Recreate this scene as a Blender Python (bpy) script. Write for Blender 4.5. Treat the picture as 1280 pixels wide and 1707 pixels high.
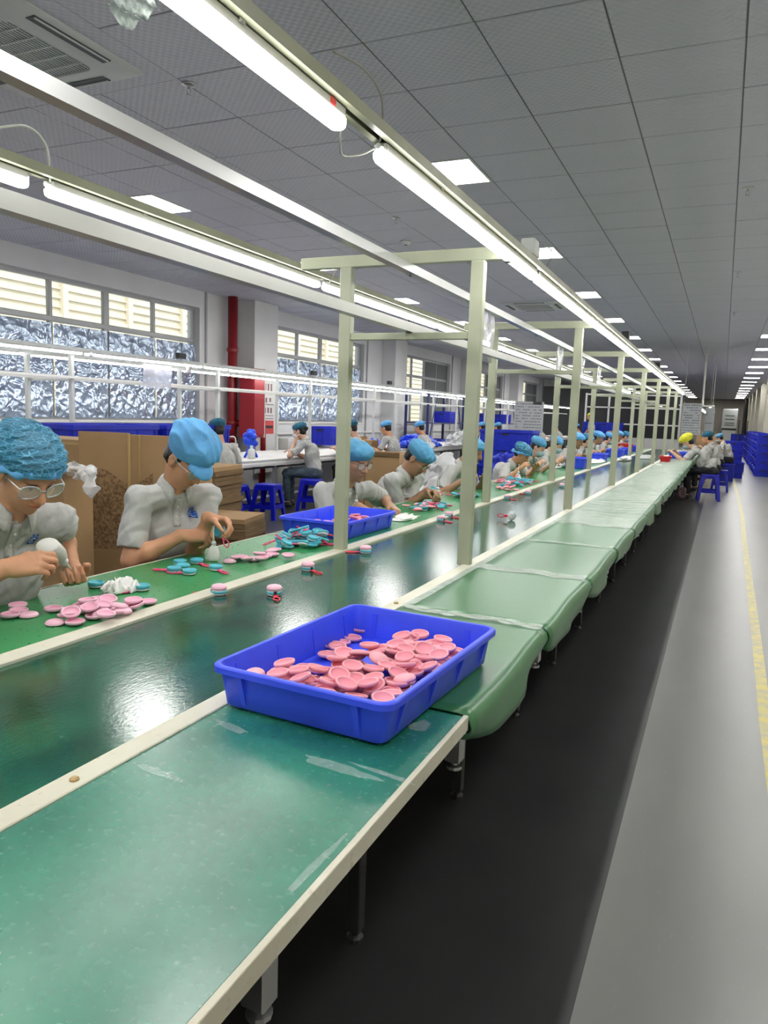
import bpy, bmesh, math, random
import numpy as np
from mathutils import Vector, Matrix, Euler
random.seed(7)
for _o in list(bpy.data.objects): bpy.data.objects.remove(_o)
SC = bpy.context.scene
COL = SC.collection
R = math.radians

# ------------------------------------------------------------------ camera
F_PX = 1235.17
YAW, PITCH, ROLL = 0.422875, 0.13153, 0.0345984
EYE = Vector((0.0, 0.0, 1.43))
def cam_axes():
    f = Vector((-math.sin(YAW)*math.cos(PITCH), math.cos(YAW)*math.cos(PITCH), -math.sin(PITCH)))
    r = Vector((math.cos(YAW), math.sin(YAW), 0)); u = r.cross(f)
    r2 = r*math.cos(ROLL)+u*math.sin(ROLL); u2 = -r*math.sin(ROLL)+u*math.cos(ROLL)
    return r2, u2, f
_r, _u, _f = cam_axes()
cam = bpy.data.cameras.new('camera'); camo = bpy.data.objects.new('camera', cam); COL.objects.link(camo)
cam.sensor_fit = 'HORIZONTAL'; cam.sensor_width = 36.0; cam.lens = F_PX/1280*36.0
cam.clip_start = 0.02; cam.clip_end = 300
camo.matrix_world = Matrix(((_r.x, _u.x, -_f.x, EYE.x), (_r.y, _u.y, -_f.y, EYE.y), (_r.z, _u.z, -_f.z, EYE.z), (0, 0, 0, 1)))
SC.camera = camo
def at(px, py, axis, val):
    """photo pixel -> point of the room on the plane axis=val"""
    d = (px-640)/F_PX*_r-(py-853.5)/F_PX*_u+_f
    t = (val-EYE[axis])/d[axis]
    return EYE+d*t

# ------------------------------------------------------------------ daylight, exposure
W = bpy.data.worlds.new('sky'); SC.world = W; W.use_nodes = True
wn = W.node_tree.nodes; bg = wn['Background']
bg.inputs[0].default_value = (0.80, 0.90, 1.0, 1); bg.inputs[1].default_value = 2.2
sun = bpy.data.lights.new('sun', 'SUN'); sun.energy = 2.0; sun.angle = R(2); sun.color = (1, .95, .86)
suno = bpy.data.objects.new('sun', sun); COL.objects.link(suno); suno.rotation_euler = (R(12), R(42), 0)
SC.view_settings.view_transform = 'Standard'; SC.view_settings.look = 'None'
SC.view_settings.gamma = 1; SC.view_settings.use_curve_mapping = False
SC.view_settings.exposure = 0.35
PANEL_POWER = 20.0
TUBE_POWER = 20.0
try:
    SC.cycles.max_bounces = 6; SC.cycles.diffuse_bounces = 4; SC.cycles.glossy_bounces = 3
    SC.cycles.transmission_bounces = 5; SC.cycles.transparent_max_bounces = 8
    SC.cycles.caustics_reflective = False; SC.cycles.caustics_refractive = False
    SC.cycles.sample_clamp_indirect = 4.0; SC.cycles.use_light_tree = True
    SC.cycles.use_denoising = True
except Exception: pass

# ------------------------------------------------------------------ materials
MAT = {}
def mat(name, color, rough=.5, metal=0, spec=.5, var=0, vscale=8, color2=None, bump=0, bscale=40, coat=0, alpha=1, trans=0,
        emit=None, estr=0, attr=False, stretch=(1, 1, 1), sheen=0, rvar=0, detail=3, sss=0, ior=1.45):
    m = bpy.data.materials.new(name); m.use_nodes = True; nt = m.node_tree; b = nt.nodes['Principled BSDF']
    N = nt.nodes.new; L = nt.links.new
    c = tuple(color)+(1,)
    b.inputs['Base Color'].default_value = c; b.inputs['Roughness'].default_value = rough
    b.inputs['Metallic'].default_value = metal; b.inputs['Specular IOR Level'].default_value = spec
    b.inputs['Coat Weight'].default_value = coat; b.inputs['Coat Roughness'].default_value = .08
    b.inputs['Alpha'].default_value = alpha; b.inputs['Transmission Weight'].default_value = trans; b.inputs['IOR'].default_value = ior
    b.inputs['Sheen Weight'].default_value = sheen
    if sss:
        b.inputs['Subsurface Weight'].default_value = sss; b.inputs['Subsurface Scale'].default_value = .01
        b.inputs['Subsurface Radius'].default_value = (1, .35, .2)
    if emit: b.inputs['Emission Color'].default_value = tuple(emit)+(1,); b.inputs['Emission Strength'].default_value = estr
    out = None
    if var or bump or rvar or color2:
        tc = N('ShaderNodeTexCoord'); mp = N('ShaderNodeMapping'); mp.inputs['Scale'].default_value = stretch
        L(tc.outputs['Object'], mp.inputs['Vector'])
        n = N('ShaderNodeTexNoise'); n.inputs['Scale'].default_value = vscale; n.inputs['Detail'].default_value = detail
        L(mp.outputs[0], n.inputs['Vector'])
        if var or color2:
            mx = N('ShaderNodeMix'); mx.data_type = 'RGBA'
            c2 = tuple(color2)+(1,) if color2 else tuple(min(1, x*(1-var)) for x in color)+(1,)
            mx.inputs['A'].default_value = c; mx.inputs['B'].default_value = c2
            cr = N('ShaderNodeMapRange'); cr.inputs['From Min'].default_value = .38; cr.inputs['From Max'].default_value = .66
            L(n.outputs['Fac'], cr.inputs['Value']); L(cr.outputs[0], mx.inputs['Factor'])
            out = mx.outputs['Result']; L(out, b.inputs['Base Color'])
        if rvar:
            mr = N('ShaderNodeMapRange'); mr.inputs['To Min'].default_value = max(.02, rough-rvar); mr.inputs['To Max'].default_value = rough+rvar
            L(n.outputs['Fac'], mr.inputs['Value']); L(mr.outputs[0], b.inputs['Roughness'])
        if bump:
            n2 = N('ShaderNodeTexNoise'); n2.inputs['Scale'].default_value = bscale; n2.inputs['Detail'].default_value = 4
            L(mp.outputs[0], n2.inputs['Vector'])
            bp = N('ShaderNodeBump'); bp.inputs['Strength'].default_value = bump; bp.inputs['Distance'].default_value = .01
            L(n2.outputs['Fac'], bp.inputs['Height']); L(bp.outputs[0], b.inputs['Normal'])
    if attr:
        a = N('ShaderNodeAttribute'); a.attribute_name = 'col'
        mm = N('ShaderNodeMix'); mm.data_type = 'RGBA'; mm.blend_type = 'MULTIPLY'; mm.inputs['Factor'].default_value = 1
        L(a.outputs['Color'], mm.inputs['B'])
        if out: L(out, mm.inputs['A'])
        else: mm.inputs['A'].default_value = c
        L(mm.outputs['Result'], b.inputs['Base Color'])
    MAT[name] = m
    return m
def node_of(m, t): return [n for n in m.node_tree.nodes if n.bl_idname == t]
mat('wall', (.58, .58, .60), .6, var=.08, vscale=1.2)
mat('pier', (.60, .60, .61), .55, var=.08, vscale=1.5)
mat('cream_wall', (.62, .60, .50), .5, var=.06)
mat('end_wall', (.55, .50, .43), .6, var=.15, vscale=2, stretch=(6, 6, .3))
mat('grid_metal', (.10, .10, .11), .5)
mat('void', (.05, .05, .06), .9)
mat('dark_pane', (.012, .012, .014), .3)
mat('window_frame', (.34, .35, .36), .4, metal=.4)
mat('glass', (.85, .9, .92), .03, trans=1, ior=1.05)
mat('facade', (.78, .68, .50), .8, var=.1, vscale=2)
mat('facade_bar', (.70, .61, .45), .7)
mat('blind', (.11, .115, .12), .7)
mat('yellow_paint', (.62, .52, .12), .35, color2=(.40, .38, .26), vscale=14, detail=6)
mat('panel_light', (.9, .9, .9), .4, emit=(1, .99, .95), estr=PANEL_POWER)
mat('tube_light', (.9, .9, .9), .4, emit=(1, .99, .94), estr=TUBE_POWER)
mat('white_metal', (.62, .62, .60), .35)
mat('grey_rack', (.55, .57, .56), .4)
mat('green_grey_paint', (.40, .42, .31), .38, var=.12, vscale=5, spec=.5)
mat('rail_paint', (.31, .32, .22), .4, var=.2, vscale=6)
mat('galvanized', (.62, .63, .63), .28, metal=.75, var=.15, vscale=7, stretch=(1, .2, 1))
mat('dark_steel', (.06, .06, .06), .45, metal=.5)
mat('steel', (.5, .5, .5), .3, metal=.9)
mat('black_plastic', (.02, .02, .022), .4)
mat('red_switch', (.75, .03, .03), .3)
mat('white_plastic', (.75, .76, .76), .35)
mat('ac_body', (.50, .52, .52), .45)
mat('ac_dark', (.05, .055, .06), .6)
mat('wire', (.32, .31, .28), .5)
mat('light_wire', (.6, .6, .55), .5)
mat('film', (.8, .9, .88), .10, alpha=.13, spec=.9, bump=.5, bscale=25)
mat('film_sheen', (.85, .95, .88), .10, alpha=.42, spec=1, bump=.9, bscale=30, stretch=(1, 1, 1))
mat('plastic_bag', (.80, .81, .82), .20, alpha=.50, bump=.5, bscale=20)
mat('sleeve', (.62, .62, .74), .12, alpha=.48, bump=.4, bscale=15)
mat('tray_blue', (.05, .095, .93), .38, var=.12, vscale=6, bump=.05, bscale=60, spec=.4)
mat('crate_blue', (.012, .025, .50), .42, var=.2, vscale=5)
mat('stool_blue', (.006, .010, .42), .30)
mat('deep_blue', (.01, .03, .55), .35, var=.3, vscale=20)
mat('glove_blue', (.01, .045, .62), .3, var=.5, vscale=40, color2=(.02, .10, .85))
mat('pink', (.93, .42, .49), .45, var=.06, vscale=30, sss=.0)
mat('pink_inner', (.88, .31, .39), .5)
mat('pale_pink', (.82, .48, .60), .45, var=.06, vscale=30)
mat('pale_pink_inner', (.76, .37, .50), .5)
mat('cyan', (.085, .44, .55), .4, var=.06, vscale=30)
mat('cyan_inner', (.05, .30, .42), .5)
mat('cream_filling', (.78, .74, .76), .5)
mat('red_strap', (.72, .035, .08), .35)
mat('rose_strap', (.85, .08, .22), .35)
mat('bottle', (.82, .82, .78), .3, alpha=.92)
mat('glue', (.72, .74, .62), .4)
mat('rag', (.80, .79, .78), .8, bump=.35, bscale=60)
mat('cardboard', (.36, .225, .11), .75, var=.12, vscale=3)
mat('cardboard_edge', (.20, .125, .06), .85, var=.45, vscale=18, stretch=(.3, .3, 14))
mat('cardboard_stain', (.30, .19, .09), .8, color2=(.12, .065, .03), vscale=60, detail=5)
mat('kraft_tape', (.42, .29, .12), .4)
mat('ink', (.03, .025, .02), .7)
mat('red_pipe', (.20, .007, .011), .35)
mat('red_box', (.26, .008, .016), .4)
mat('poster', (.55, .55, .55), .5)
mat('poster_red', (.5, .06, .06), .5)
mat('poster_ink', (.16, .08, .09), .6)
mat('whiteboard', (.42, .43, .45), .4)
mat('board_ink', (.10, .11, .14), .6)
mat('skin', (.56, .285, .165), .48, attr=True, bump=.06, bscale=120, spec=.4)
mat('skin_dark', (.40, .22, .135), .45, attr=True, bump=.06, bscale=120, spec=.4)
mat('skin_light', (.60, .37, .26), .48, attr=True, bump=.06, bscale=120, spec=.4)
mat('hair', (.008, .007, .007), .45, bump=.5, bscale=150, stretch=(1, 1, .2))
mat('shirt_grey', (.45, .45, .435), .85, color2=(.40, .405, .40), vscale=240, detail=4, bump=.22, bscale=20, sheen=.1)
mat('shirt_collar', (.52, .52, .50), .85, color2=(.42, .42, .41), vscale=110, detail=5, bump=.1, bscale=60)
mat('shirt_white', (.52, .52, .50), .85, var=.12, vscale=40, bump=.3, bscale=25)
mat('trousers_dark', (.012, .012, .016), .8, bump=.2, bscale=30)
mat('jeans', (.05, .075, .10), .85, var=.35, vscale=30)
mat('shoe', (.02, .02, .022), .5)
mat('cap_blue', (.13, .41, .78), .75, var=.14, vscale=12, bump=.45, bscale=28)
mat('cap_blue_mid', (.085, .31, .53), .75, var=.16, vscale=12, bump=.45, bscale=28)
mat('cap_blue_dark', (.05, .26, .46), .75, var=.2, vscale=14, bump=.5, bscale=30)
mat('cap_teal', (.02, .13, .21), .75, var=.3, vscale=14, bump=.5, bscale=30)
mat('cap_yellow', (.70, .68, .05), .75, var=.12, vscale=14, bump=.4, bscale=30)
mat('mask_blue', (.32, .46, .52), .8, bump=.15, bscale=40)
mat('mask_white', (.65, .65, .66), .8)
mat('clear_frame', (.55, .56, .56), .12, metal=.6)
mat('dark_frame', (.08, .07, .07), .25)
mat('lens', (.9, .93, .9), .03, alpha=.22, spec=.8)
mat('button', (.6, .6, .58), .4)
mat('logo_blue', (.02, .10, .45), .6)
mat('logo_white', (.6, .65, .7), .6)
mat('dark_gap', (.03, .03, .03), .9)
mat('cord_black', (.02, .02, .02), .5)
mat('red_crate', (.55, .015, .02), .4)
mat('mauve_bag', (.16, .10, .11), .8, bump=.4, bscale=30)
mat('stone_white', (.62, .62, .60), .55)

def hairnet_mat():
    m = bpy.data.materials.new('hairnet'); m.use_nodes = True; nt = m.node_tree; b = nt.nodes['Principled BSDF']
    N = nt.nodes.new; L = nt.links.new
    tc = N('ShaderNodeTexCoord'); v = N('ShaderNodeTexVoronoi'); v.feature = 'DISTANCE_TO_EDGE'; v.inputs['Scale'].default_value = 58
    nz = N('ShaderNodeTexNoise'); nz.inputs['Scale'].default_value = 10; nz.inputs['Detail'].default_value = 3
    mp = N('ShaderNodeMapping'); mp.inputs['Scale'].default_value = (.5, .7, 1.7)
    ad = N('ShaderNodeVectorMath'); ad.operation = 'MULTIPLY_ADD'; ad.inputs[1].default_value = (.05, .05, .05)
    L(tc.outputs['Object'], mp.inputs[0]); L(nz.outputs['Color'], ad.inputs[0]); L(mp.outputs[0], ad.inputs[2]); L(tc.outputs['Object'], nz.inputs['Vector'])
    L(ad.outputs[0], v.inputs['Vector'])
    mr = N('ShaderNodeMapRange'); mr.inputs['From Min'].default_value = 0; mr.inputs['From Max'].default_value = .10
    mr.inputs['To Min'].default_value = 1; mr.inputs['To Max'].default_value = 0
    L(v.outputs['Distance'], mr.inputs['Value'])
    mx = N('ShaderNodeMix'); mx.data_type = 'RGBA'; mx.inputs['A'].default_value = (.028, .21, .36, 1); mx.inputs['B'].default_value = (.18, .54, .80, 1)
    L(mr.outputs[0], mx.inputs['Factor'])
    L(mx.outputs['Result'], b.inputs['Base Color'])
    al = N('ShaderNodeMapRange'); al.inputs['To Min'].default_value = .75; al.inputs['To Max'].default_value = 1
    L(mr.outputs[0], al.inputs['Value']); L(al.outputs[0], b.inputs['Alpha'])
    bp = N('ShaderNodeBump'); bp.inputs['Strength'].default_value = .6; bp.inputs['Distance'].default_value = .01
    L(mr.outputs[0], bp.inputs['Height']); L(bp.outputs[0], b.inputs['Normal'])
    b.inputs['Roughness'].default_value = .7
    MAT['hairnet'] = m
hairnet_mat()

def tile_mat():
    """pressed ceiling tile: crossed wave relief"""
    m = mat('ceiling_tile', (.50, .50, .57), .45, var=.05, vscale=1.0, spec=.35)
    nt = m.node_tree; N = nt.nodes.new; L = nt.links.new; b = nt.nodes['Principled BSDF']
    tc = N('ShaderNodeTexCoord'); sp = N('ShaderNodeSeparateXYZ'); L(tc.outputs['Object'], sp.inputs[0])
    def wave(axis, f):
        mu = N('ShaderNodeMath'); mu.operation = 'MULTIPLY'; mu.inputs[1].default_value = f; L(sp.outputs[axis], mu.inputs[0])
        si = N('ShaderNodeMath'); si.operation = 'SINE'; L(mu.outputs[0], si.inputs[0]); return si.outputs[0]
    a = wave(0, 2*math.pi/.05); c = wave(1, 2*math.pi/.05)
    mu = N('ShaderNodeMath'); mu.operation = 'MULTIPLY'; L(a, mu.inputs[0]); L(c, mu.inputs[1])
    bp = N('ShaderNodeBump'); bp.inputs['Strength'].default_value = .35; bp.inputs['Distance'].default_value = .006
    L(mu.outputs[0], bp.inputs['Height']); L(bp.outputs[0], b.inputs['Normal'])
tile_mat()

def speckled(name, base, rough, dark, light, scuff=.25, coat=0, streak=(1, 1, 1), bumpk=.05, spec=.5, vor=True):
    """painted board with pale scratches and dark scuffs, plus a little roughness change"""
    m = bpy.data.materials.new(name); m.use_nodes = True; nt = m.node_tree; b = nt.nodes['Principled BSDF']
    N = nt.nodes.new; L = nt.links.new
    tc = N('ShaderNodeTexCoord'); mp = N('ShaderNodeMapping'); mp.inputs['Scale'].default_value = streak; L(tc.outputs['Object'], mp.inputs[0])
    n1 = N('ShaderNodeTexNoise'); n1.inputs['Scale'].default_value = 3; n1.inputs['Detail'].default_value = 5; L(mp.outputs[0], n1.inputs['Vector'])
    n2 = N('ShaderNodeTexNoise'); n2.inputs['Scale'].default_value = 60; n2.inputs['Detail'].default_value = 6; L(mp.outputs[0], n2.inputs['Vector'])
    v = N('ShaderNodeTexVoronoi'); v.inputs['Scale'].default_value = 9; L(tc.outputs['Object'], v.inputs['Vector'])
    mx = N('ShaderNodeMix'); mx.data_type = 'RGBA'; mx.inputs['A'].default_value = tuple(base)+(1,); mx.inputs['B'].default_value = tuple(dark)+(1,)
    r1 = N('ShaderNodeMapRange'); r1.inputs['From Min'].default_value = .4; r1.inputs['From Max'].default_value = .7; L(n1.outputs['Fac'], r1.inputs['Value']); L(r1.outputs[0], mx.inputs['Factor'])
    m2 = N('ShaderNodeMix'); m2.data_type = 'RGBA'; m2.inputs['B'].default_value = tuple(light)+(1,); L(mx.outputs['Result'], m2.inputs['A'])
    r2 = N('ShaderNodeMapRange'); r2.inputs['From Min'].default_value = .64; r2.inputs['From Max'].default_value = .75; r2.inputs['To Max'].default_value = scuff; L(n2.outputs['Fac'], r2.inputs['Value'])
    r3 = N('ShaderNodeMapRange'); r3.inputs['From Min'].default_value = .05; r3.inputs['From Max'].default_value = .02; L(v.outputs['Distance'], r3.inputs['Value'])
    mxx = N('ShaderNodeMath'); mxx.operation = 'MAXIMUM'; L(r2.outputs[0], mxx.inputs[0]); L(r3.outputs[0], mxx.inputs[1])
    
    if not vor: nt.links.remove(mxx.inputs[1].links[0]); mxx.inputs[1].default_value = 0
    mul = N('ShaderNodeMath'); mul.operation = 'MULTIPLY'; mul.inputs[1].default_value = min(1, scuff*2); L(mxx.outputs[0], mul.inputs[0])
    L(mul.outputs[0], m2.inputs['Factor']); L(m2.outputs['Result'], b.inputs['Base Color'])
    rr = N('ShaderNodeMapRange'); rr.inputs['To Min'].default_value = max(.03, rough*.93); rr.inputs['To Max'].default_value = rough*1.07; L(n2.outputs['Fac'], rr.inputs['Value']); L(rr.outputs[0], b.inputs['Roughness'])
    bp = N('ShaderNodeBump'); bp.inputs['Strength'].default_value = bumpk; bp.inputs['Distance'].default_value = .004; L(n2.outputs['Fac'], bp.inputs['Height']); L(bp.outputs[0], b.inputs['Normal'])
    b.inputs['Coat Weight'].default_value = coat; b.inputs['Specular IOR Level'].default_value = spec
    MAT[name] = m; return m
speckled('near_board', (.030, .235, .150), .27, (.012, .14, .095), (.35, .5, .42), .22, streak=(1, 1, 1), bumpk=.010, spec=.9)
speckled('belt', (.012, .098, .054), .12, (.004, .036, .022), (.20, .28, .23), .10, streak=(2.2, 1.0, 1), bumpk=.10, spec=1.0)
speckled('left_board', (.032, .245, .080), .28, (.026, .21, .068), (.30, .45, .28), .12, bumpk=.0, vor=False)
speckled('mat_green', (.030, .165, .055), .33, (.035, .17, .06), (.2, .4, .25), .05, bumpk=.02, spec=.9, vor=False)
speckled('strip_paint', (.62, .60, .50), .4, (.50, .48, .38), (.25, .20, .12), .5, bumpk=.08)
speckled('floor_grey', (.20, .20, .197), .30, (.17, .17, .17), (.32, .32, .31), .3, streak=(1, .25, 1), bumpk=.05, spec=.55)
speckled('floor_dark', (.036, .037, .039), .34, (.026, .027, .029), (.07, .07, .07), .25, bumpk=.05, spec=.45)

def foil_mat():
    """crumpled silvery film taped over the lower panes"""
    m = bpy.data.materials.new('foil'); m.use_nodes = True; nt = m.node_tree; b = nt.nodes['Principled BSDF']
    N = nt.nodes.new; L = nt.links.new
    b.inputs['Base Color'].default_value = (.44, .53, .68, 1); b.inputs['Metallic'].default_value = .65; b.inputs['Roughness'].default_value = .14
    tc = N('ShaderNodeTexCoord')
    nz = N('ShaderNodeTexNoise'); nz.inputs['Scale'].default_value = 3.2; nz.inputs['Detail'].default_value = 2; L(tc.outputs['Object'], nz.inputs['Vector'])
    ad = N('ShaderNodeVectorMath'); ad.operation = 'MULTIPLY_ADD'; ad.inputs[1].default_value = (.5, .5, .5); L(nz.outputs['Color'], ad.inputs[0]); L(tc.outputs['Object'], ad.inputs[2])
    v = N('ShaderNodeTexVoronoi'); v.feature = 'F1'; v.inputs['Scale'].default_value = 3.4; L(ad.outputs[0], v.inputs['Vector'])
    n2 = N('ShaderNodeTexNoise'); n2.inputs['Scale'].default_value = 3.0; n2.inputs['Detail'].default_value = 2.2; n2.inputs['Distortion'].default_value = 2.2; L(tc.outputs['Object'], n2.inputs['Vector'])
    s = N('ShaderNodeMath'); s.operation = 'ADD'; L(v.outputs['Distance'], s.inputs[0]); L(n2.outputs['Fac'], s.inputs[1])
    bp = N('ShaderNodeBump'); bp.inputs['Strength'].default_value = .75; bp.inputs['Distance'].default_value = .07; L(s.outputs[0], bp.inputs['Height']); L(bp.outputs[0], b.inputs['Normal'])
    MAT['foil'] = m
foil_mat()

# ------------------------------------------------------------------ mesh helpers
class MB:
    def __init__(s): s.v = []; s.f = []; s.m = []
    def add(s, vs, fs, mi=0):
        n = len(s.v); s.v += [tuple(v) for v in vs]; s.f += [tuple(n+i for i in f) for f in fs]; s.m += [mi]*len(fs); return s
    def box(s, x0, x1, y0, y1, z0, z1, mi=0, M=None):
        vs = [Vector((x, y, z)) for z in (z0, z1) for y in (y0, y1) for x in (x0, x1)]
        if M: vs = [M @ v for v in vs]
        return s.add(vs, [(0, 2, 3, 1), (4, 5, 7, 6), (0, 1, 5, 4), (2, 6, 7, 3), (0, 4, 6, 2), (1, 3, 7, 5)], mi)
    def cbox(s, x0, x1, y0, y1, z0, z1, c, mi=0, M=None):
        """box with chamfered vertical edges and top/bottom rims"""
        def ring(a, z): return [(x0+a+c, y0+a, z), (x1-a-c, y0+a, z), (x1-a, y0+a+c, z), (x1-a, y1-a-c, z), (x1-a-c, y1-a, z), (x0+a+c, y1-a, z), (x0+a, y1-a-c, z), (x0+a, y0+a+c, z)]
        return s.loft([[M @ Vector(p) if M else Vector(p) for p in r] for r in (ring(c, z0), ring(0, z0+c), ring(0, z1-c), ring(c, z1))], mi, caps=True)
    def loft(s, rings, mi=0, caps=False, closed=True):
        n = len(rings[0]); vs = [p for r in rings for p in r]; fs = []
        for i in range(len(rings)-1):
            for j in range(n if closed else n-1):
                k = (j+1) % n; fs.append((i*n+j, i*n+k, (i+1)*n+k, (i+1)*n+j))
        if caps: fs.append(tuple(range(n))[::-1]); fs.append(tuple((len(rings)-1)*n+j for j in range(n)))
        return s.add(vs, fs, mi)
    def tube(s, pts, r, n=6, mi=0, caps=True, closed=False):
        pts = [Vector(p) for p in pts]; rr = r if isinstance(r, (list, tuple)) else [r]*len(pts)
        rings = []; prev = None
        for i, p in enumerate(pts):
            if closed: d = pts[(i+1) % len(pts)]-pts[i-1]
            else: d = pts[min(i+1, len(pts)-1)]-pts[max(i-1, 0)]
            d.normalize()
            a = prev if prev is not None else (Vector((0, 0, 1)) if abs(d.z) < .9 else Vector((1, 0, 0)))
            x = (a-d*a.dot(d)).normalized(); y = d.cross(x); prev = x
            rings.append([p+x*math.cos(2*math.pi*k/n)*rr[i]+y*math.sin(2*math.pi*k/n)*rr[i] for k in range(n)])
        if closed: rings.append(rings[0]); return s.loft(rings, mi)
        return s.loft(rings, mi, caps=caps)
    def lathe(s, prof, n=20, mi=0, M=None, sx=1, sy=1):
        rings = [[Vector((r*math.cos(2*math.pi*k/n)*sx, r*math.sin(2*math.pi*k/n)*sy, z)) for k in range(n)] for r, z in prof]
        if M: rings = [[M @ p for p in r] for r in rings]
        return s.loft(rings, mi, caps=True)
    def grid(s, fn, nu, nv, mi=0):
        vs = [fn(i/nu, j/nv) for j in range(nv+1) for i in range(nu+1)]
        fs = [(j*(nu+1)+i, j*(nu+1)+i+1, (j+1)*(nu+1)+i+1, (j+1)*(nu+1)+i) for j in range(nv) for i in range(nu)]
        return s.add(vs, fs, mi)
    def mesh(s, name, mats, smooth=False):
        me = bpy.data.meshes.new(name); me.from_pydata(s.v, [], s.f)
        for mm in (mats if isinstance(mats, (list, tuple)) else [mats]): me.materials.append(MAT[mm])
        if any(s.m): me.polygons.foreach_set('material_index', s.m)
        if smooth: me.polygons.foreach_set('use_smooth', [True]*len(s.f))
        me.update(); return me
    def obj(s, name, mats, parent=None, smooth=False, loc=None, rz=0, auto=None, bevel=0, solid=0):
        me = s.mesh(name, mats, smooth or auto is not None)
        if auto is not None:
            me.polygons.foreach_set('use_smooth', [True]*len(s.f))
            try: me.set_sharp_from_angle(angle=R(auto))
            except Exception: pass
        o = bpy.data.objects.new(name, me); COL.objects.link(o)
        if parent: o.parent = parent
        if loc is not None: o.location = loc
        if rz: o.rotation_euler.z = rz
        if solid: md = o.modifiers.new('thick', 'SOLIDIFY'); md.thickness = solid; md.offset = 0
        if bevel: md = o.modifiers.new('bevel', 'BEVEL'); md.width = bevel; md.segments = 2; md.limit_method = 'ANGLE'
        return o
def thing(name, label, cat, loc=(0, 0, 0), rz=0, group=None):
    o = bpy.data.objects.new(name, None); COL.objects.link(o); o.location = loc; o.rotation_euler.z = rz; o.empty_display_size = .05
    return tag(o, label, cat, group)
def tag(o, label, cat=None, group=None, kind=None):
    if label: o['label'] = label
    if cat: o['category'] = cat
    if group: o['group'] = group
    if kind: o['kind'] = kind
    return o
def struct(o): o['kind'] = 'structure'; return o
KIDS = {}
def kids(o):
    return [c for c in bpy.data.objects if c.parent == o]
def freeze(o):
    """remember a thing's tree so that copies are quick"""
    ch = kids(o); KIDS[o.name] = [(c, kids(c)) for c in ch]; return o
def dup(o, loc=None, rot=None, label=None, scale=None, group=None):
    c = o.copy(); COL.objects.link(c)
    for ch, gs in KIDS.get(o.name, []):
        d = ch.copy(); COL.objects.link(d); d.parent = c
        for g in gs:
            e = g.copy(); COL.objects.link(e); e.parent = d
    if loc is not None: c.location = loc
    if rot is not None: c.rotation_euler = rot
    if scale is not None: c.scale = scale if isinstance(scale, (tuple, list)) else (scale,)*3
    if label: c['label'] = label
    if group: c['group'] = group
    return c
class Proto:
    """first use moves the prototype itself, later uses copy it"""
    def __init__(s, o): s.o = freeze(o); s.used = False
    def put(s, loc, rot=(0, 0, 0), label=None, scale=1, group=None):
        c = s.o if not s.used else dup(s.o)
        s.used = True if c is s.o else s.used
        c.location = loc; c.rotation_euler = rot; c.scale = scale if isinstance(scale, (tuple, list)) else (scale,)*3
        if label: c['label'] = label
        if group: c['group'] = group
        elif 'group' in c: del c['group']
        return c
def swap(o, name, matname):
    """give one part of a copy its own material without copying the mesh"""
    for c in bpy.data.objects:
        if c.parent == o and c.name.split('.')[0] == name:
            for i, sl in enumerate(c.material_slots): sl.link = 'OBJECT'; sl.material = MAT[matname]
# ------------------------------------------------------------------ room shell
CEIL = 3.32; XL = -7.95; XR = 1.75; Y0 = -4.14; Y1 = 59.46; GX = -.06; GY = 4.86
MB().box(-.213, XR, Y0, Y1, -.05, 0).obj('floor', 'floor_grey')['kind'] = 'structure'
struct(MB().box(XL, -.213, Y0, Y1, -.05, 0).obj('floor', 'floor_dark'))
MB().box(-5.0, -3.0, 5, 30, 0, .004)
yl = MB(); ypts = [(.315, Y0), (.311, 3.9), (.331, 5.94), (.36, 10.4), (.396, 13.2), (.387, 17.95), (.35, 24), (.35, 30)]
yl.loft([[Vector((x-.03, y, .0015)), Vector((x+.03, y, .0015))] for x, y in ypts], closed=False)
struct(yl.obj('trim_1', 'yellow_paint'))
# ceiling: T-bars and backing are the ceiling, tiles are its parts
cl = struct(MB().box(XL, XR, Y0, Y1, CEIL+.006, CEIL+.05).obj('ceiling', 'void'))
bars = MB()
xs = [GX+.6*i for i in range(-13, 4)]
for x in xs: bars.box(x-.012, x+.012, Y0, Y1, CEIL+.002, CEIL+.0065)
ys = [GY+.6*j for j in range(-15, 92)]
bars.obj('main_bar', 'grid_metal', cl)
lamps = set()
for i in (-9, -4, 1):
    for j in range(-14, 90, 5):
        lamps.add((i, j))
ac_cells = set()
for (ci, cj) in ((-7, -4), (-6, 12)):
    for a in (0, 1):
        for b in (0, 1): ac_cells.add((ci+a, cj+b))
def tile_mb(mb, ox, oy, c=.004, w=.591):
    a = (.6-w)/2
    mb.loft([[Vector((ox+q, oy+q, z)), Vector((ox+.6-q, oy+q, z)), Vector((ox+.6-q, oy+.6-q, z)), Vector((ox+q, oy+.6-q, z))] for q, z in ((a, .006), (a, 0), (a+c, -.003))])
    q = a+c; mb.add([(ox+q, oy+q, -.003), (ox+.6-q, oy+q, -.003), (ox+.6-q, oy+.6-q, -.003), (ox+q, oy+.6-q, -.003)], [(3, 2, 1, 0)])
tme = MB(); tile_mb(tme, 0, 0); tme = tme.mesh('ceiling_tile', 'ceiling_tile')
cells = []
for i in range(-14, 3):
    for j in range(-15, 91):
        if (i, j) in lamps or (i, j) in ac_cells: continue
        x, y = GX+.6*i, GY+.6*j
        d = math.hypot(x+.3, y+.3)
        p = Vector((x+.3, y+.3, CEIL))-EYE; z = p.dot(_f)
        inview = z > .3 and abs(p.dot(_r)/z) < .64 and abs(p.dot(_u)/z) < .8
        cells.append((0 if inview else 1, d, i, j))
cells.sort()
rest = MB()
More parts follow.
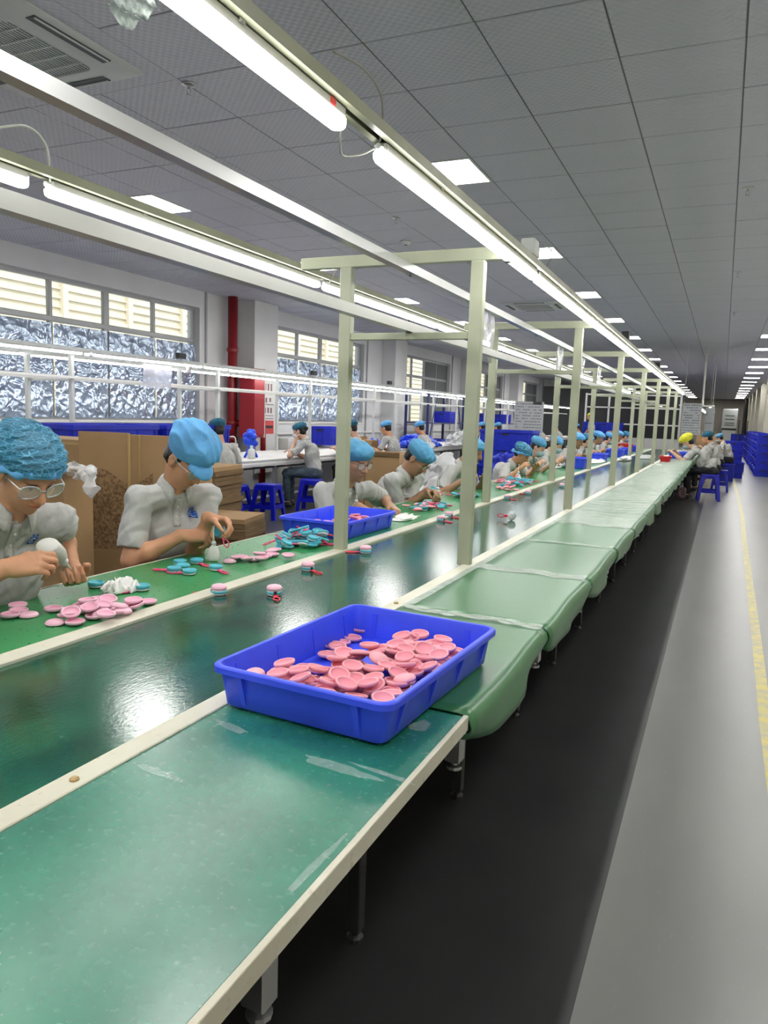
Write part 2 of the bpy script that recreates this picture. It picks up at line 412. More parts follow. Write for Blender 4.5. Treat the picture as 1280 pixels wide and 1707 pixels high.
for n, (iv, d, i, j) in enumerate(cells):
    x, y = GX+.6*i, GY+.6*j
    if iv == 0 and n < 298:
        o = bpy.data.objects.new('ceiling_tile', tme); COL.objects.link(o); o.parent = cl
        o.location = (x, y, CEIL+random.uniform(-.0015, .0015)); o.rotation_euler = (random.uniform(-.0012, .0012), random.uniform(-.0012, .0012), 0)
    else: tile_mb(rest, x, y)
ro = rest.obj('ceiling_tile_field', 'ceiling_tile', cl, loc=(0, 0, CEIL)); ro['kind'] = 'stuff'
# one plain replacement tile beside the sprinkler
# lit ceiling panels
lp = thing('ceiling_light', 'square lit ceiling panel', 'ceiling light')
fr = MB(); fr.box(.004, .596, .004, .024, -.004, .006); fr.box(.004, .596, .576, .596, -.004, .006); fr.box(.004, .024, .024, .576, -.004, .006); fr.box(.576, .596, .024, .576, -.004, .006)
fr.obj('frame', 'white_metal', lp); MB().box(.024, .576, .024, .576, -.001, .005).obj('diffuser', 'panel_light', lp)
LP = Proto(lp)
rowname = {-9: 'left', -4: 'middle', 1: 'right'}
ordn = ['nearest', 'second nearest', 'third nearest', 'fourth nearest', 'fifth nearest', 'sixth nearest', 'seventh nearest', 'eighth nearest', 'ninth nearest', 'tenth nearest']
for i in (-9, -4, 1):
    vis = 0
    for j in range(-14, 90, 5):
        x, y = GX+.6*i, GY+.6*j
        near = {-9: 0, -4: 0, 1: 20}[i]
        if j >= near and vis < 10:
            lb = '%s square lit ceiling panel in the %s row of panels' % (ordn[vis], rowname[i]); vis += 1; g = None
        elif j >= near: lb = 'distant square lit ceiling panel at the far end of the %s row' % rowname[i]; g = 'distant panels of the %s row' % rowname[i]
        else: lb = 'square lit ceiling panel overhead, nearer than the visible %s row' % rowname[i]; g = 'overhead panels of the %s row' % rowname[i]
        LP.put((x, y, CEIL), label=lb, group=g)
# walls
BAY = 6.15; WY = 6.2; WW = 3.85; SILL = 1.21; HEAD = 3.045; TRS = 2.51
wl = MB(); wl.box(XL-.25, XL, Y0, Y1, 0, SILL); wl.box(XL-.25, XL, Y0, Y1, HEAD, CEIL+.05)
k0, k1 = -1, 8
edges = [Y0]
for k in range(k0, k1): edges += [WY+BAY*k, WY+BAY*k+WW]
edges.append(Y1)
for a, b in zip(edges[0::2], edges[1::2]):
    if b > a: wl.box(XL-.25, XL, a, b, SILL, HEAD)
wall_left = struct(wl.obj('wall_left', 'wall'))
struct(MB().box(XR, XR+.2, Y0, Y1, 0, CEIL+.05).obj('wall_right', 'cream_wall'))
struct(MB().box(XL-.25, XR+.2, Y1, Y1+.2, 0, CEIL+.05).obj('wall_far', 'end_wall'))
struct(MB().box(XL-.25, XR+.2, Y0-.2, Y0, 0, CEIL+.05).obj('wall_near', 'wall'))
def foil(w, h, seed):
    rnd = random.Random(seed); cs = [(rnd.uniform(0, w), rnd.uniform(0, h), rnd.uniform(3, 12), rnd.uniform(0, 6.28), rnd.uniform(-1, 1)) for _ in range(9)]
    def fn(u, v):
        y, z = u*w, v*h; d = 0
        for a, b, f, ph, s in cs:
            q = math.hypot(y-a, (z-b)*1.3); d += abs(math.sin(q*f+ph+s*math.atan2(z-b, y-a)*2))*.008*math.exp(-q*.9)
        return (d, y, z)
    mb = MB(); mb.grid(fn, 34, 44); return mb
for n, k in enumerate(range(k0, k1)):
    ya = WY+BAY*k; yb = ya+WW; det = 0 <= k <= 3
    win = struct(MB().box(XL-.16, XL-.10, ya, yb, HEAD-.05, HEAD).box(XL-.16, XL-.10, ya, yb, SILL, SILL+.05).box(XL-.16, XL-.10, ya, ya+.05, SILL+.05, HEAD-.05).box(XL-.16, XL-.10, yb-.05, yb, SILL+.05, HEAD-.05).obj('window_%d' % (n+1), 'window_frame'))
    MB().cbox(XL-.17, XL-.09, ya+.05, yb-.05, TRS-.035, TRS+.035, .006).obj('transom', 'window_frame', win)
    for q in range(1, 4):
        y = ya+WW/4*q; w = .05 if q == 2 else .028
        MB().cbox(XL-.16, XL-.10, y-w, y+w, SILL+.05, HEAD-.05, .004).obj('mullion', 'window_frame', win)
    for q in range(4):
        a = ya+WW/4*q+.03; b = ya+WW/4*(q+1)-.03
        MB().box(XL-.135, XL-.13, a, b, TRS+.03, HEAD-.04).obj('pane', 'glass', win)
        if k >= 2 and q >= 2:
            MB().cbox(XL-.12, XL-.10, a-.02, b+.02, SILL+.05, HEAD-.06, .004).obj('blind_board', 'blind', win)
            continue
        MB().box(XL-.135, XL-.13, a, b, SILL+.04, TRS-.03).obj('pane', 'glass', win)
        if det and k < 2:
            h = TRS-SILL-.09
            f = foil(b-a+.02, h, k*7+q).obj('foil_sheet', 'foil', win, smooth=True, loc=(XL-.098, a-.01, SILL+.03))
            tag(f, 'crumpled silvery film over the lower pane')
    struct(MB().box(XL-.09, XL+.03, ya-.02, yb+.02, SILL-.035, SILL-.003).obj('trim_%d' % (n+2), 'stone_white'))
# piers and conduits on the left wall, low ledge
for k in range(-1, 7):
    y = WY+BAY*k+WW+1.05
    struct(MB().cbox(XL, XL+.36, y, y+.75, 0, CEIL, .006).obj('wall_left_pier', 'pier'))
    struct(MB().cbox(XL, XL+.035, y-.92, y-.885, 0, CEIL, .004).obj('trim_%d' % (20+k), 'window_frame'))
struct(MB().box(XL, XL+.04, 11.9, 40, .96, 1.0).obj('trim_30', 'stone_white'))
struct(MB().box(XL, XL+.12, Y0, Y1, 0, .12).obj('baseboard_left', 'stone_white'))
# outside: facade with barred gallery
fc = tag(bpy.data.objects.new('building', None), 'sunlit cream building facade seen through the upper window panes', 'building'); COL.objects.link(fc)
MB().box(-15.4, -15, -6, 75, -1, 9).obj('facade_wall', 'facade', fc)
fb = MB()
for k in range(34):
    y = -4+k*2.2
    fb.box(-15, -14.86, y, y+.16, -1, 9)
for z in (1.1, 2.3, 3.5, 4.7, 5.9): fb.box(-15, -14.9, -6, 75, z, z+.08)
fb.obj('facade_frame', 'facade_bar', fc)
fl_ = MB()
for k in range(30):
    z = .2+k*.22
    fl_.box(-14.995, -14.94, -6, 75, z, z+.05)
fl_.obj('facade_louvre', 'facade_bar', fc)['kind'] = 'stuff'
struct(MB().box(-15, XL-.25, -6, 75, -.3, -.1).obj('ground', 'wall'))
# right side columns
for k, y in enumerate((12, 19, 26, 31, 36.2, 41.5, 47, 53)):
    struct(MB().cbox(1.36, XR, y, y+.8, 0, CEIL, .01).obj('wall_right_column', 'cream_wall'))
struct(MB().box(1.22, 1.35, 56.6, 59.4, 0, CEIL).obj('door_1', 'dark_gap'))
# ------------------------------------------------------------------ ceiling fittings
def ceiling_ac(x, y, label):
    t = thing('ceiling_air_conditioner', label, 'air conditioner', (x, y, CEIL))
    def rr(h, r, z, n=5):
        pts = []
        for cx, cy, a0 in ((h-r, h-r, 0), (-(h-r), h-r, 90), (-(h-r), -(h-r), 180), (h-r, -(h-r), 270)):
            for i in range(n+1):
                a = R(a0+90*i/n); pts.append(Vector((cx+r*math.cos(a), cy+r*math.sin(a), z)))
        return pts
    b = MB(); b.loft([rr(.475, .03, 0), rr(.475, .03, -.012), rr(.46, .03, -.022), rr(.36, .10, -.026), rr(.345, .10, -.034), rr(.285, .06, -.034), rr(.28, .05, -.024)])
    b.obj('panel', 'ac_body', t, auto=35)
    MB().loft([rr(.281, .05, -.022), rr(.281, .05, -.018)], caps=True).obj('filter', 'ac_dark', t)
    fr_ = MB()
    for q_ in range(4): fr_.box(-.60, .47, .47, .60, -.003, .004, M=Matrix.Rotation(R(90*q_), 4, 'Z'))
    fr_.obj('surround', 'ceiling_tile', t)
    g = MB()
    for k in range(26):
        x_ = -.27+k*.0216; g.box(x_-.0032, x_+.0032, -.27, .27, -.030, -.026)
    for k in range(5):
        y_ = -.2+k*.1; g.box(-.275, .275, y_-.004, y_+.004, -.034, -.026)
    g.obj('grille', 'ac_body', t)
    for q in range(4):
        M = Matrix.Rotation(R(90*q), 4, 'Z')
        sl = MB(); sl.box(-.25, .25, .378, .438, -.0285, -.02, M=M).obj('air_slot', 'ac_dark', t)
        MB().box(-.24, .24, .422, .432, -.034, -.027, M=M @ Matrix.Rotation(0, 4, 'X')).obj('vane', 'ac_body', t)
    return t
ceiling_ac(-3.66, 3.06, 'large square ceiling air conditioner cassette at the upper left, nearest')
ceiling_ac(-3.06, 12.66, 'small distant ceiling air conditioner cassette behind the first crossbeam')
sp = thing('sprinkler_head', 'sprinkler', 'sprinkler')
MB().lathe([(.0, 0), (.045, 0), (.042, -.006), (.016, -.012), (.0, -.012)], 16).obj('rosette', 'steel', sp, smooth=True)
MB().lathe([(.009, -.012), (.009, -.03)], 8).obj('body', 'steel', sp).location.z = 0
a = MB(); a.tube([(-.011, 0, -.03), (-.014, 0, -.045), (0, 0, -.062)], .0025); a.tube([(.011, 0, -.03), (.014, 0, -.045), (0, 0, -.062)], .0025); a.obj('yoke', 'steel', sp)
MB().lathe([(0, -.062), (.017, -.062), (.017, -.066), (0, -.066)], 10).obj('deflector', 'steel', sp)
SP = Proto(sp)
for x, y, lb in ((-3.04, 3.74, 'brass sprinkler head beside the nearest ceiling air conditioner'), (-3.05, 6.83, 'small sprinkler head over the second crossbeam bay, left of the near panel row'),
                 (.016, 6.81, 'sprinkler head at the right of the ceiling'), (-3.14, 9.83, 'small sprinkler head beyond the right near post'), (-3.1, 13.2, 'distant sprinkler head beyond the small air conditioner'),
                 (.0, 10.4, 'second sprinkler head along the right of the ceiling'), (.0, 14, 'third, distant sprinkler head along the right of the ceiling')):
    SP.put((x, y, CEIL-.003), label=lb)
sm = thing('smoke_detector', 'round white smoke detector on the ceiling above the first crossbeam', 'smoke detector', (-3.35, 7.78, CEIL-.003))
MB().lathe([(0, 0), (.055, 0), (.055, -.012), (.04, -.03), (.02, -.036), (0, -.036)], 18).obj('housing', 'white_plastic', sm, smooth=True)
MB().lathe([(0, -.03), (.018, -.03), (.018, -.04), (0, -.04)], 10).obj('sensor', 'black_plastic', sm)
sm2 = dup(freeze(sm), (.55, 8.2, CEIL-.003), label='round white smoke detector at the right edge of the ceiling')
# ------------------------------------------------------------------ assembly line table
T = .75; YA, YB = -1.2, 21.0
line = thing('assembly_line_frame', 'long cream-edged steel frame carrying the green conveyor belt and side boards', 'conveyor frame')
def strip(x0, x1, name): 
    return MB().cbox(x0, x1, YA, YB, T-.03, T+.004, .002).obj(name, 'strip_paint', line)
strip(-1.046, -.99, 'edge_strip'); strip(-1.72, -1.65, 'edge_strip')
tag(MB().cbox(-.486, -.474, YA, 1.565, T-.033, T+.002, .001).obj('outer_edge', 'strip_paint', line), None)
MB().cbox(-2.236, -2.226, YA, YB, T-.03, T+.002, .001).obj('outer_edge', 'strip_paint', line)
u = MB(); u.box(-2.16, -.62, YA+.05, YB-.05, T-.13, T-.045); u.obj('side_beam', 'dark_steel', line)
for y in [-.9+.86*i for i in range(26)]:
    st_ = MB().cbox(-.56, -.52, y-.02, y+.02, T-.17, T-.04, .003); st_.lathe([(0, T-.19), (.02, T-.19), (.02, T-.182), (.009, T-.18), (.009, T-.17), (0, T-.17)], 10, M=Matrix.Translation((-.54, y, 0))); st_.obj('bracket', 'steel', line)
    for x in (-.80, -1.69, -2.10):
        if x == -1.69 and y > 9: continue
        lg = MB().cbox(x-.02, x+.02, y-.02, y+.02, .03, T-.12, .003); lg.lathe([(.024, 0), (.024, .012), (.012, .02), (.012, .04)], 10, M=Matrix.Translation((x, y, 0)))
        lg.obj('leg', 'dark_steel', line)
for k, (x, y) in enumerate(((-1.015, .93), (-1.02, 2.4), (-1.02, .2))):
    MB().lathe([(0, 0), (.009, 0), (.009, .003), (.005, .006), (0, .006)], 10).obj('bolt', 'kraft_tape', line, loc=(x, y, T+.004))
# the belt
bt = MB(); bt.box(-1.65, -1.046, YA, YB, T-.03, T-.006)
tag(bt.obj('conveyor_belt', 'belt'), 'long dark green glossy conveyor belt running between the two cream strips', 'conveyor belt')
nb = MB(); nb.cbox(-.99, -.486, YA, 1.56, T-.025, T, .0015)
tag(nb.obj('table_board', 'near_board'), 'bare teal green table board with tape residue in the foreground', 'table board')
nb2 = MB(); nb2.box(-.99, -.486, 1.561, YB, T-.03, T-.004)
tag(nb2.obj('table_board', 'near_board'), 'table board hidden under the row of green mats', 'table board')
lb = MB(); lb.cbox(-2.226, -1.72, YA, YB, T-.025, T, .0015)
tag(lb.obj('table_board', 'left_board'), 'bright green work board along the workers side of the line', 'table board')
# tape residue and scuffs on the bare board: thin torn film
def blob(cx, cy, rx, ry, rot, z, name, label, parent=None, matn='film', seed=1, th=.0004):
    rnd = random.Random(seed); n = 28; ph = [rnd.uniform(0, 6.28) for _ in range(4)]
    pts = []
    for k in range(n):
        a = 2*math.pi*k/n; rr = 1+.12*math.sin(3*a+ph[0])+.08*math.sin(5*a+ph[1])+.06*math.sin(9*a+ph[2])
        x, y = rx*rr*math.cos(a), ry*rr*math.sin(a)
        pts.append(Vector((cx+x*math.cos(rot)-y*math.sin(rot), cy+x*math.sin(rot)+y*math.cos(rot), 0)))
    c = sum(pts, Vector())/n
    b = MB(); b.loft([[Vector((p.x, p.y, z)) for p in pts], [Vector((p.x, p.y, z+th*1.6)) for p in pts], [Vector((c.x+(p.x-c.x)*.94, c.y+(p.y-c.y)*.9, z+th*.5)) for p in pts]], caps=True)
    o = b.obj(name, matn, parent, smooth=False)
    if not parent: tag(o, label, 'tape residue')
    return o
tape_spots = [((265, 1288), 62/1000, .010, 'thin clear strip of torn tape crossing the middle of the bare board'),
              ((565, 1280), .085, .016, 'ragged film residue with pink paper in front of the large blue tray'),
              ((640, 1290), .07, .007, 'narrow strip of tape residue right of the ragged film patch'),
              ((385, 1212), .05, .012, 'curl of torn film beside the left front corner of the large tray'),
              ((528, 1440), .085, .007, 'long film strip peeling along the right edge of the bare board'),
              ((700, 1210), .03, .022, 'frosted glue smear at the right of the large tray')]
for n, ((px, py), a, b_, lab) in enumerate(tape_spots):
    p = at(px, py, 2, T); rot = R([-6, -5, -8, -15, 88, 80][n])
    blob(p.x, p.y, a, b_, rot, T+.0002, 'tape_residue', lab, None, 'film', seed=n+3)
# green mats with drooping hem
seams = [1.56, 2.37, 3.22, 4.10]
while seams[-1] < 20.5: seams.append(seams[-1]+.84)
def green_mat(y0, y1, idx):
    rnd = random.Random(idx); ph = rnd.uniform(0, 6.28); W_ = .512; dro = rnd.uniform(.075, .10)
    t = thing('table_mat', '', 'mat', (0, 0, 0))
    prof = [(-.985, .0), (-.9, .0), (-.75, 0), (-.6, 0), (-.50, 0), (-.482, -.002), (-.468, -.012), (-.462, -.03)]
    nv = 14
    def fn(u, v):
        y = y0+(y1-y0)*v+.004*(1 if v == 0 else -1 if v == 1 else 0)
        n = len(prof)+4; i = round(u*(n-1))
        if i < len(prof): x, z = prof[i]; x += .004*math.sin(v*7+ph)*(1 if i > 4 else 0)
        else:
            q = (i-len(prof)+1)/4; edge = math.sin(math.pi*min(1, max(0, v)))
            dz = dro*(.45+.55*edge**.6)*(.9+.1*math.sin(v*9+ph)); z = -.03-dz*q
            x = -.462+.012*math.sin(v*6.3+ph)*q-.035*q*q*(1-edge)+.006*math.sin(v*15+ph)*q
        return (x, y, T+.003+z+.0009*math.sin(u*9+v*5+ph))
    b = MB(); n = len(prof)+4; b.grid(fn, n-1, nv)
    b.obj('mat_sheet', 'mat_green', t, smooth=True, solid=.003)
    return t
ordm = ['first', 'second', 'third', 'fourth', 'fifth', 'sixth', 'seventh']
for i in range(len(seams)-1):
    t = green_mat(seams[i], seams[i+1], i)
    t['label'] = ('%s green table mat from the camera, its hem drooping over the edge' % ordm[i]) if i < 7 else 'distant green table mat towards the far end of the line'
    if i >= 7: t['group'] = 'distant green mats'
    # clear tape over the seam
    y = seams[i]; rnd = random.Random(90+i)
    if i > 0:
        w = .05 if i == 2 else .028
        def fs(u, v): return (-.985+.50*u, y-w+2*w*v+.008*math.sin(u*11+i), T+.0062+.0032*abs(math.sin(u*23+v*4+i))*abs(math.sin(u*7.3+i*2))+.0012*math.sin(v*9+u*31))
        mb = MB(); mb.grid(fs, 46, 6)
        mb.obj('seam_tape', 'film_sheen', t, smooth=True)
    if i >= 4:
        mb = MB(); mb.grid(lambda u, v: (-.975+.485*u, seams[i]+.03+(seams[i+1]-seams[i]-.06)*v, T+.0062+.0016*math.sin(v*26+2.2*math.sin(u*5+i)+i)+.0012*math.sin(v*61+u*7)), 10, 44)
        mb.obj('film_cover', 'film_sheen', t, smooth=True)
    if i > 0 and i < 12:
        def fs2(u, v): return (-.988+.034*u, seams[i]+.02+(seams[i+1]-seams[i]-.04)*v, T+.0062+.003*abs(math.sin(v*29+u*3+i))*abs(math.sin(v*8+i)))
        mb = MB(); mb.grid(fs2, 4, 50)
        mb.obj('edge_tape', 'film_sheen', t, smooth=True)
# ------------------------------------------------------------------ light gantry over the line
gan = thing('light_gantry', 'grey-green painted gantry of posts, crossbeams and lamp rails standing on the line', 'gantry')
PY = [3.24+2.51*k for k in range(7)]
for k, y in enumerate([.73-2.51]+[.73]+PY):
    if y < 3: 
        continue
    for x, w, d in ((-1.04, .030, .022), (-1.69, .030, .022)):
        MB().cbox(x-w, x+w, y-d, y+d, T, 2.112, .0025).obj('post', 'green_grey_paint', gan)
    MB().cbox(-1.94, -.905, y-.018, y+.018, 2.112, 2.166, .0025).obj('crossbeam', 'green_grey_paint', gan)
    MB().cbox(-1.66, -1.07, y-.016, y+.016, 1.774, 1.806, .0025).obj('rung', 'green_grey_paint', gan)
YT0, YT1 = -1.7, PY[-1]+.3
def crail(x, z, s, name='lamp_rail', parent=gan, m='rail_paint', y0=YT0, y1=YT1):
    """C channel, open downwards, with lips"""
    w, h, t_, l = .028, .030, .003, .020
    pr = [(-w, -h), (-w, 0), (w, 0), (w, -h), (w-l, -h), (w-l, -h+t_), (w-t_, -h+t_), (w-t_, -t_), (-w+t_, -t_), (-w+t_, -h+t_), (-w+l, -h+t_), (-w+l, -h)]
    b = MB(); b.loft([[Vector((x+px_*s, y, z+pz)) for px_, pz in pr] for y in (y0, y1)], caps=True)
    return b.obj(name, m, parent)
crail(-.895, 2.183, 1); crail(-2.07, 2.183, 1)
for k, y in enumerate(PY):
    MB().box(-.925, -.90, y-.02, y+.02, 2.10, 2.17).obj('rail_bracket', 'dark_steel', gan)
# thin galvanized channels: one under the crossbeams, one on the rungs
def chan(x, z0, z1, name):
    w = .021
    b = MB(); 
    pr = [(-w, z0), (w, z0), (w, z1), (w-.004, z1), (w-.004, z0+.004), (-w+.004, z0+.004), (-w+.004, z1), (-w, z1)]
    b.loft([[Vector((x+a, y, z)) for a, z in pr] for y in (YT0, YT1)], caps=True); return b.obj(name, 'galvanized', gan)
chan(-1.37, 2.072, 2.111, 'cable_channel'); chan(-1.36, 1.808, 1.848, 'cable_channel')
for y in PY:
    for z in (2.065, 1.85):
        MB().lathe([(0, 0), (.008, 0), (.008, .006), (.004, .008), (.004, .02), (0, .02)], 6).obj('channel_bolt', 'dark_steel', gan, loc=(-1.365, y, z-.006))
# batten lamps
bl = thing('batten_lamp', 'lamp', 'batten lamp')
LL = 1.79
def half(n, r, z0, w):  # rounded diffuser section
    return [(-w, z0)]+[(-w*math.copysign(abs(math.cos(math.pi*i/n))**.6, math.cos(math.pi*i/n)), z0-r*math.sin(math.pi*i/n)**.6) for i in range(1, n)]+[(w, z0)]
sec = half(10, .027, 0, .021)
d = MB(); d.loft([[Vector((a*.9, 0, b_*.9)) for a, b_ in sec], [Vector((a, .012, b_)) for a, b_ in sec], [Vector((a, LL-.012, b_)) for a, b_ in sec], [Vector((a*.9, LL, b_*.9)) for a, b_ in sec]], caps=True)
d.obj('diffuser', 'tube_light', bl, smooth=False)
MB().cbox(-.020, .020, .003, LL-.003, .0, .025, .004).obj('housing', 'white_metal', bl)
c = MB(); c.lathe([(.012, -.01), (.012, .0), (.008, .012)], 8, M=Matrix.Translation((0, 0, .012)) @ Matrix.Rotation(R(90), 4, 'X')); c.lathe([(.012, -.01), (.012, .0), (.008, .012)], 8, M=Matrix.Translation((0, LL, .012)) @ Matrix.Rotation(R(-90), 4, 'X')); c.obj('end_plug', 'white_plastic', bl)
for yy in (.42, LL-.44): MB().cbox(-.024, .024, yy, yy+.02, .018, .027, .001).obj('hanger_clip', 'steel', bl)
BL = Proto(bl)
ordl = ['nearest', 'second', 'third', 'fourth', 'fifth', 'sixth', 'seventh', 'eighth', 'ninth', 'tenth', 'eleventh']
tubes_r = [1.70-1.87*2+.03, 1.70-1.82]+[1.90+1.85*k for k in range(9)]
tubes_r = [y for y in tubes_r if y < YT1-1.7]
n = 0
for y in tubes_r:
    BL.put((-.905, y, 2.128), label=('%s lit batten lamp along the right rail of the gantry' % ordl[n])); n += 1
n = 0
for y in [1.86-1.88*2, 1.86-1.88]+[1.86+1.87*k for k in range(9)]:
    if y < YT1-1.7:
        BL.put((-2.09, y, 2.128), label=('%s lit batten lamp along the left rail of the gantry' % ordl[n])); n += 1
# wires between lamps, switch, junction boxes
def wire(pts, label, m='wire', r=.003):
    P = [Vector(p) for p in pts]; out = []
    for i in range(len(P)-1):
        a, b = P[max(0, i-1)], P[i]; c_, d_ = P[i+1], P[min(len(P)-1, i+2)]
        for t_ in [k/6 for k in range(6)]:
            out.append(.5*((2*b)+(-a+c_)*t_+(2*a-5*b+4*c_-d_)*t_*t_+(-a+3*b-3*c_+d_)*t_**3))
    out.append(P[-1]); return tag(MB().tube(out, r, 6).obj('cable', m, smooth=True), label, 'cable')
wire([(-.86, 1.55, 2.225), (-.85, 1.68, 2.24), (-.86, 1.80, 2.23), (-.885, 1.87, 2.18), (-.91, 1.90, 2.14)], 'grey cable looping over the right rail between the two nearest lamps')
wire([(-.915, 1.70, 2.135), (-.95, 1.76, 2.10), (-.97, 1.82, 2.10), (-.95, 1.88, 2.12), (-.92, 1.90, 2.14)], 'thin slack cable hanging below the right rail gap')
wire([(-.85, 3.62, 2.25), (-.83, 3.72, 2.24), (-.86, 3.78, 2.19), (-.90, 3.76, 2.15)], 'looped cable by the black box on the right rail')
wire([(-2.05, 1.62, 2.225), (-2.02, 1.72, 2.265), (-2.03, 1.80, 2.24), (-2.06, 1.84, 2.18), (-2.09, 1.87, 2.14)], 'pale cable looping over the left rail at its nearest lamp', 'light_wire', .004)
wire([(-2.03, 3.55, 2.225), (-2.00, 3.62, 2.24), (-2.01, 3.70, 2.20), (-2.06, 3.73, 2.14)], 'pale cable looping over the left rail by the first crossbeam', 'light_wire', .004)
sw = thing('rocker_switch', 'small red rocker switch on the end of the nearest right lamp', 'switch', (-.886, 1.60, 2.143))
MB().cbox(-.001, .003, -.012, .012, -.008, .008, .001).obj('rocker', 'red_switch', sw)
for y, lbx in ((3.55, 'dark box on the right rail above the first crossbeam'), (7.3, 'second small dark box on the right rail'), (11.0, 'third small dark box on the right rail')):
    jb = thing('junction_box', lbx, 'junction box', (-.895, y, 2.184)); MB().cbox(-.032, .032, -.05, .05, 0, .075, .004).obj('housing', 'grey_rack' if y < 4 else 'black_plastic', jb); MB().cbox(-.033, .033, .05, .056, .0, .077, .002).obj('cover', 'black_plastic', jb)
# torn tape on nearest tube
tt = MB(); tt.grid(lambda u, v: (-.935-.10*u-.02*v, 1.02+.08*v+.03*u, 2.12-.008*u+.006*math.sin(u*14+v*5)), 10, 5)
tag(tt.obj('torn_tape', 'film_sheen', smooth=True), 'torn clear tape hanging off the nearest lamp on the right rail', 'tape')
# document sleeves hanging off the channel
for n, (y, lab) in enumerate(((4.42, 'nearest clear document sleeve hanging from the channel behind the right post'), (6.65, 'second clear document sleeve hanging from the channel'), (7.82, 'third clear document sleeve hanging from the channel'), (9.0, 'fourth, farthest clear document sleeve hanging from the channel'))):
    t = thing('document_sleeve', lab, 'document sleeve', (-1.385, y, 2.075))
    MB().grid(lambda u, v: (.006*math.sin(v*5+n)+.004*math.sin(u*6), .27*u, -.30*v), 8, 10).obj('plastic_sheet', 'sleeve', t, smooth=True)
    MB().cbox(-.004, .004, 0, .27, -.006, .004, .001).obj('hanging_strip', 'white_plastic', t)
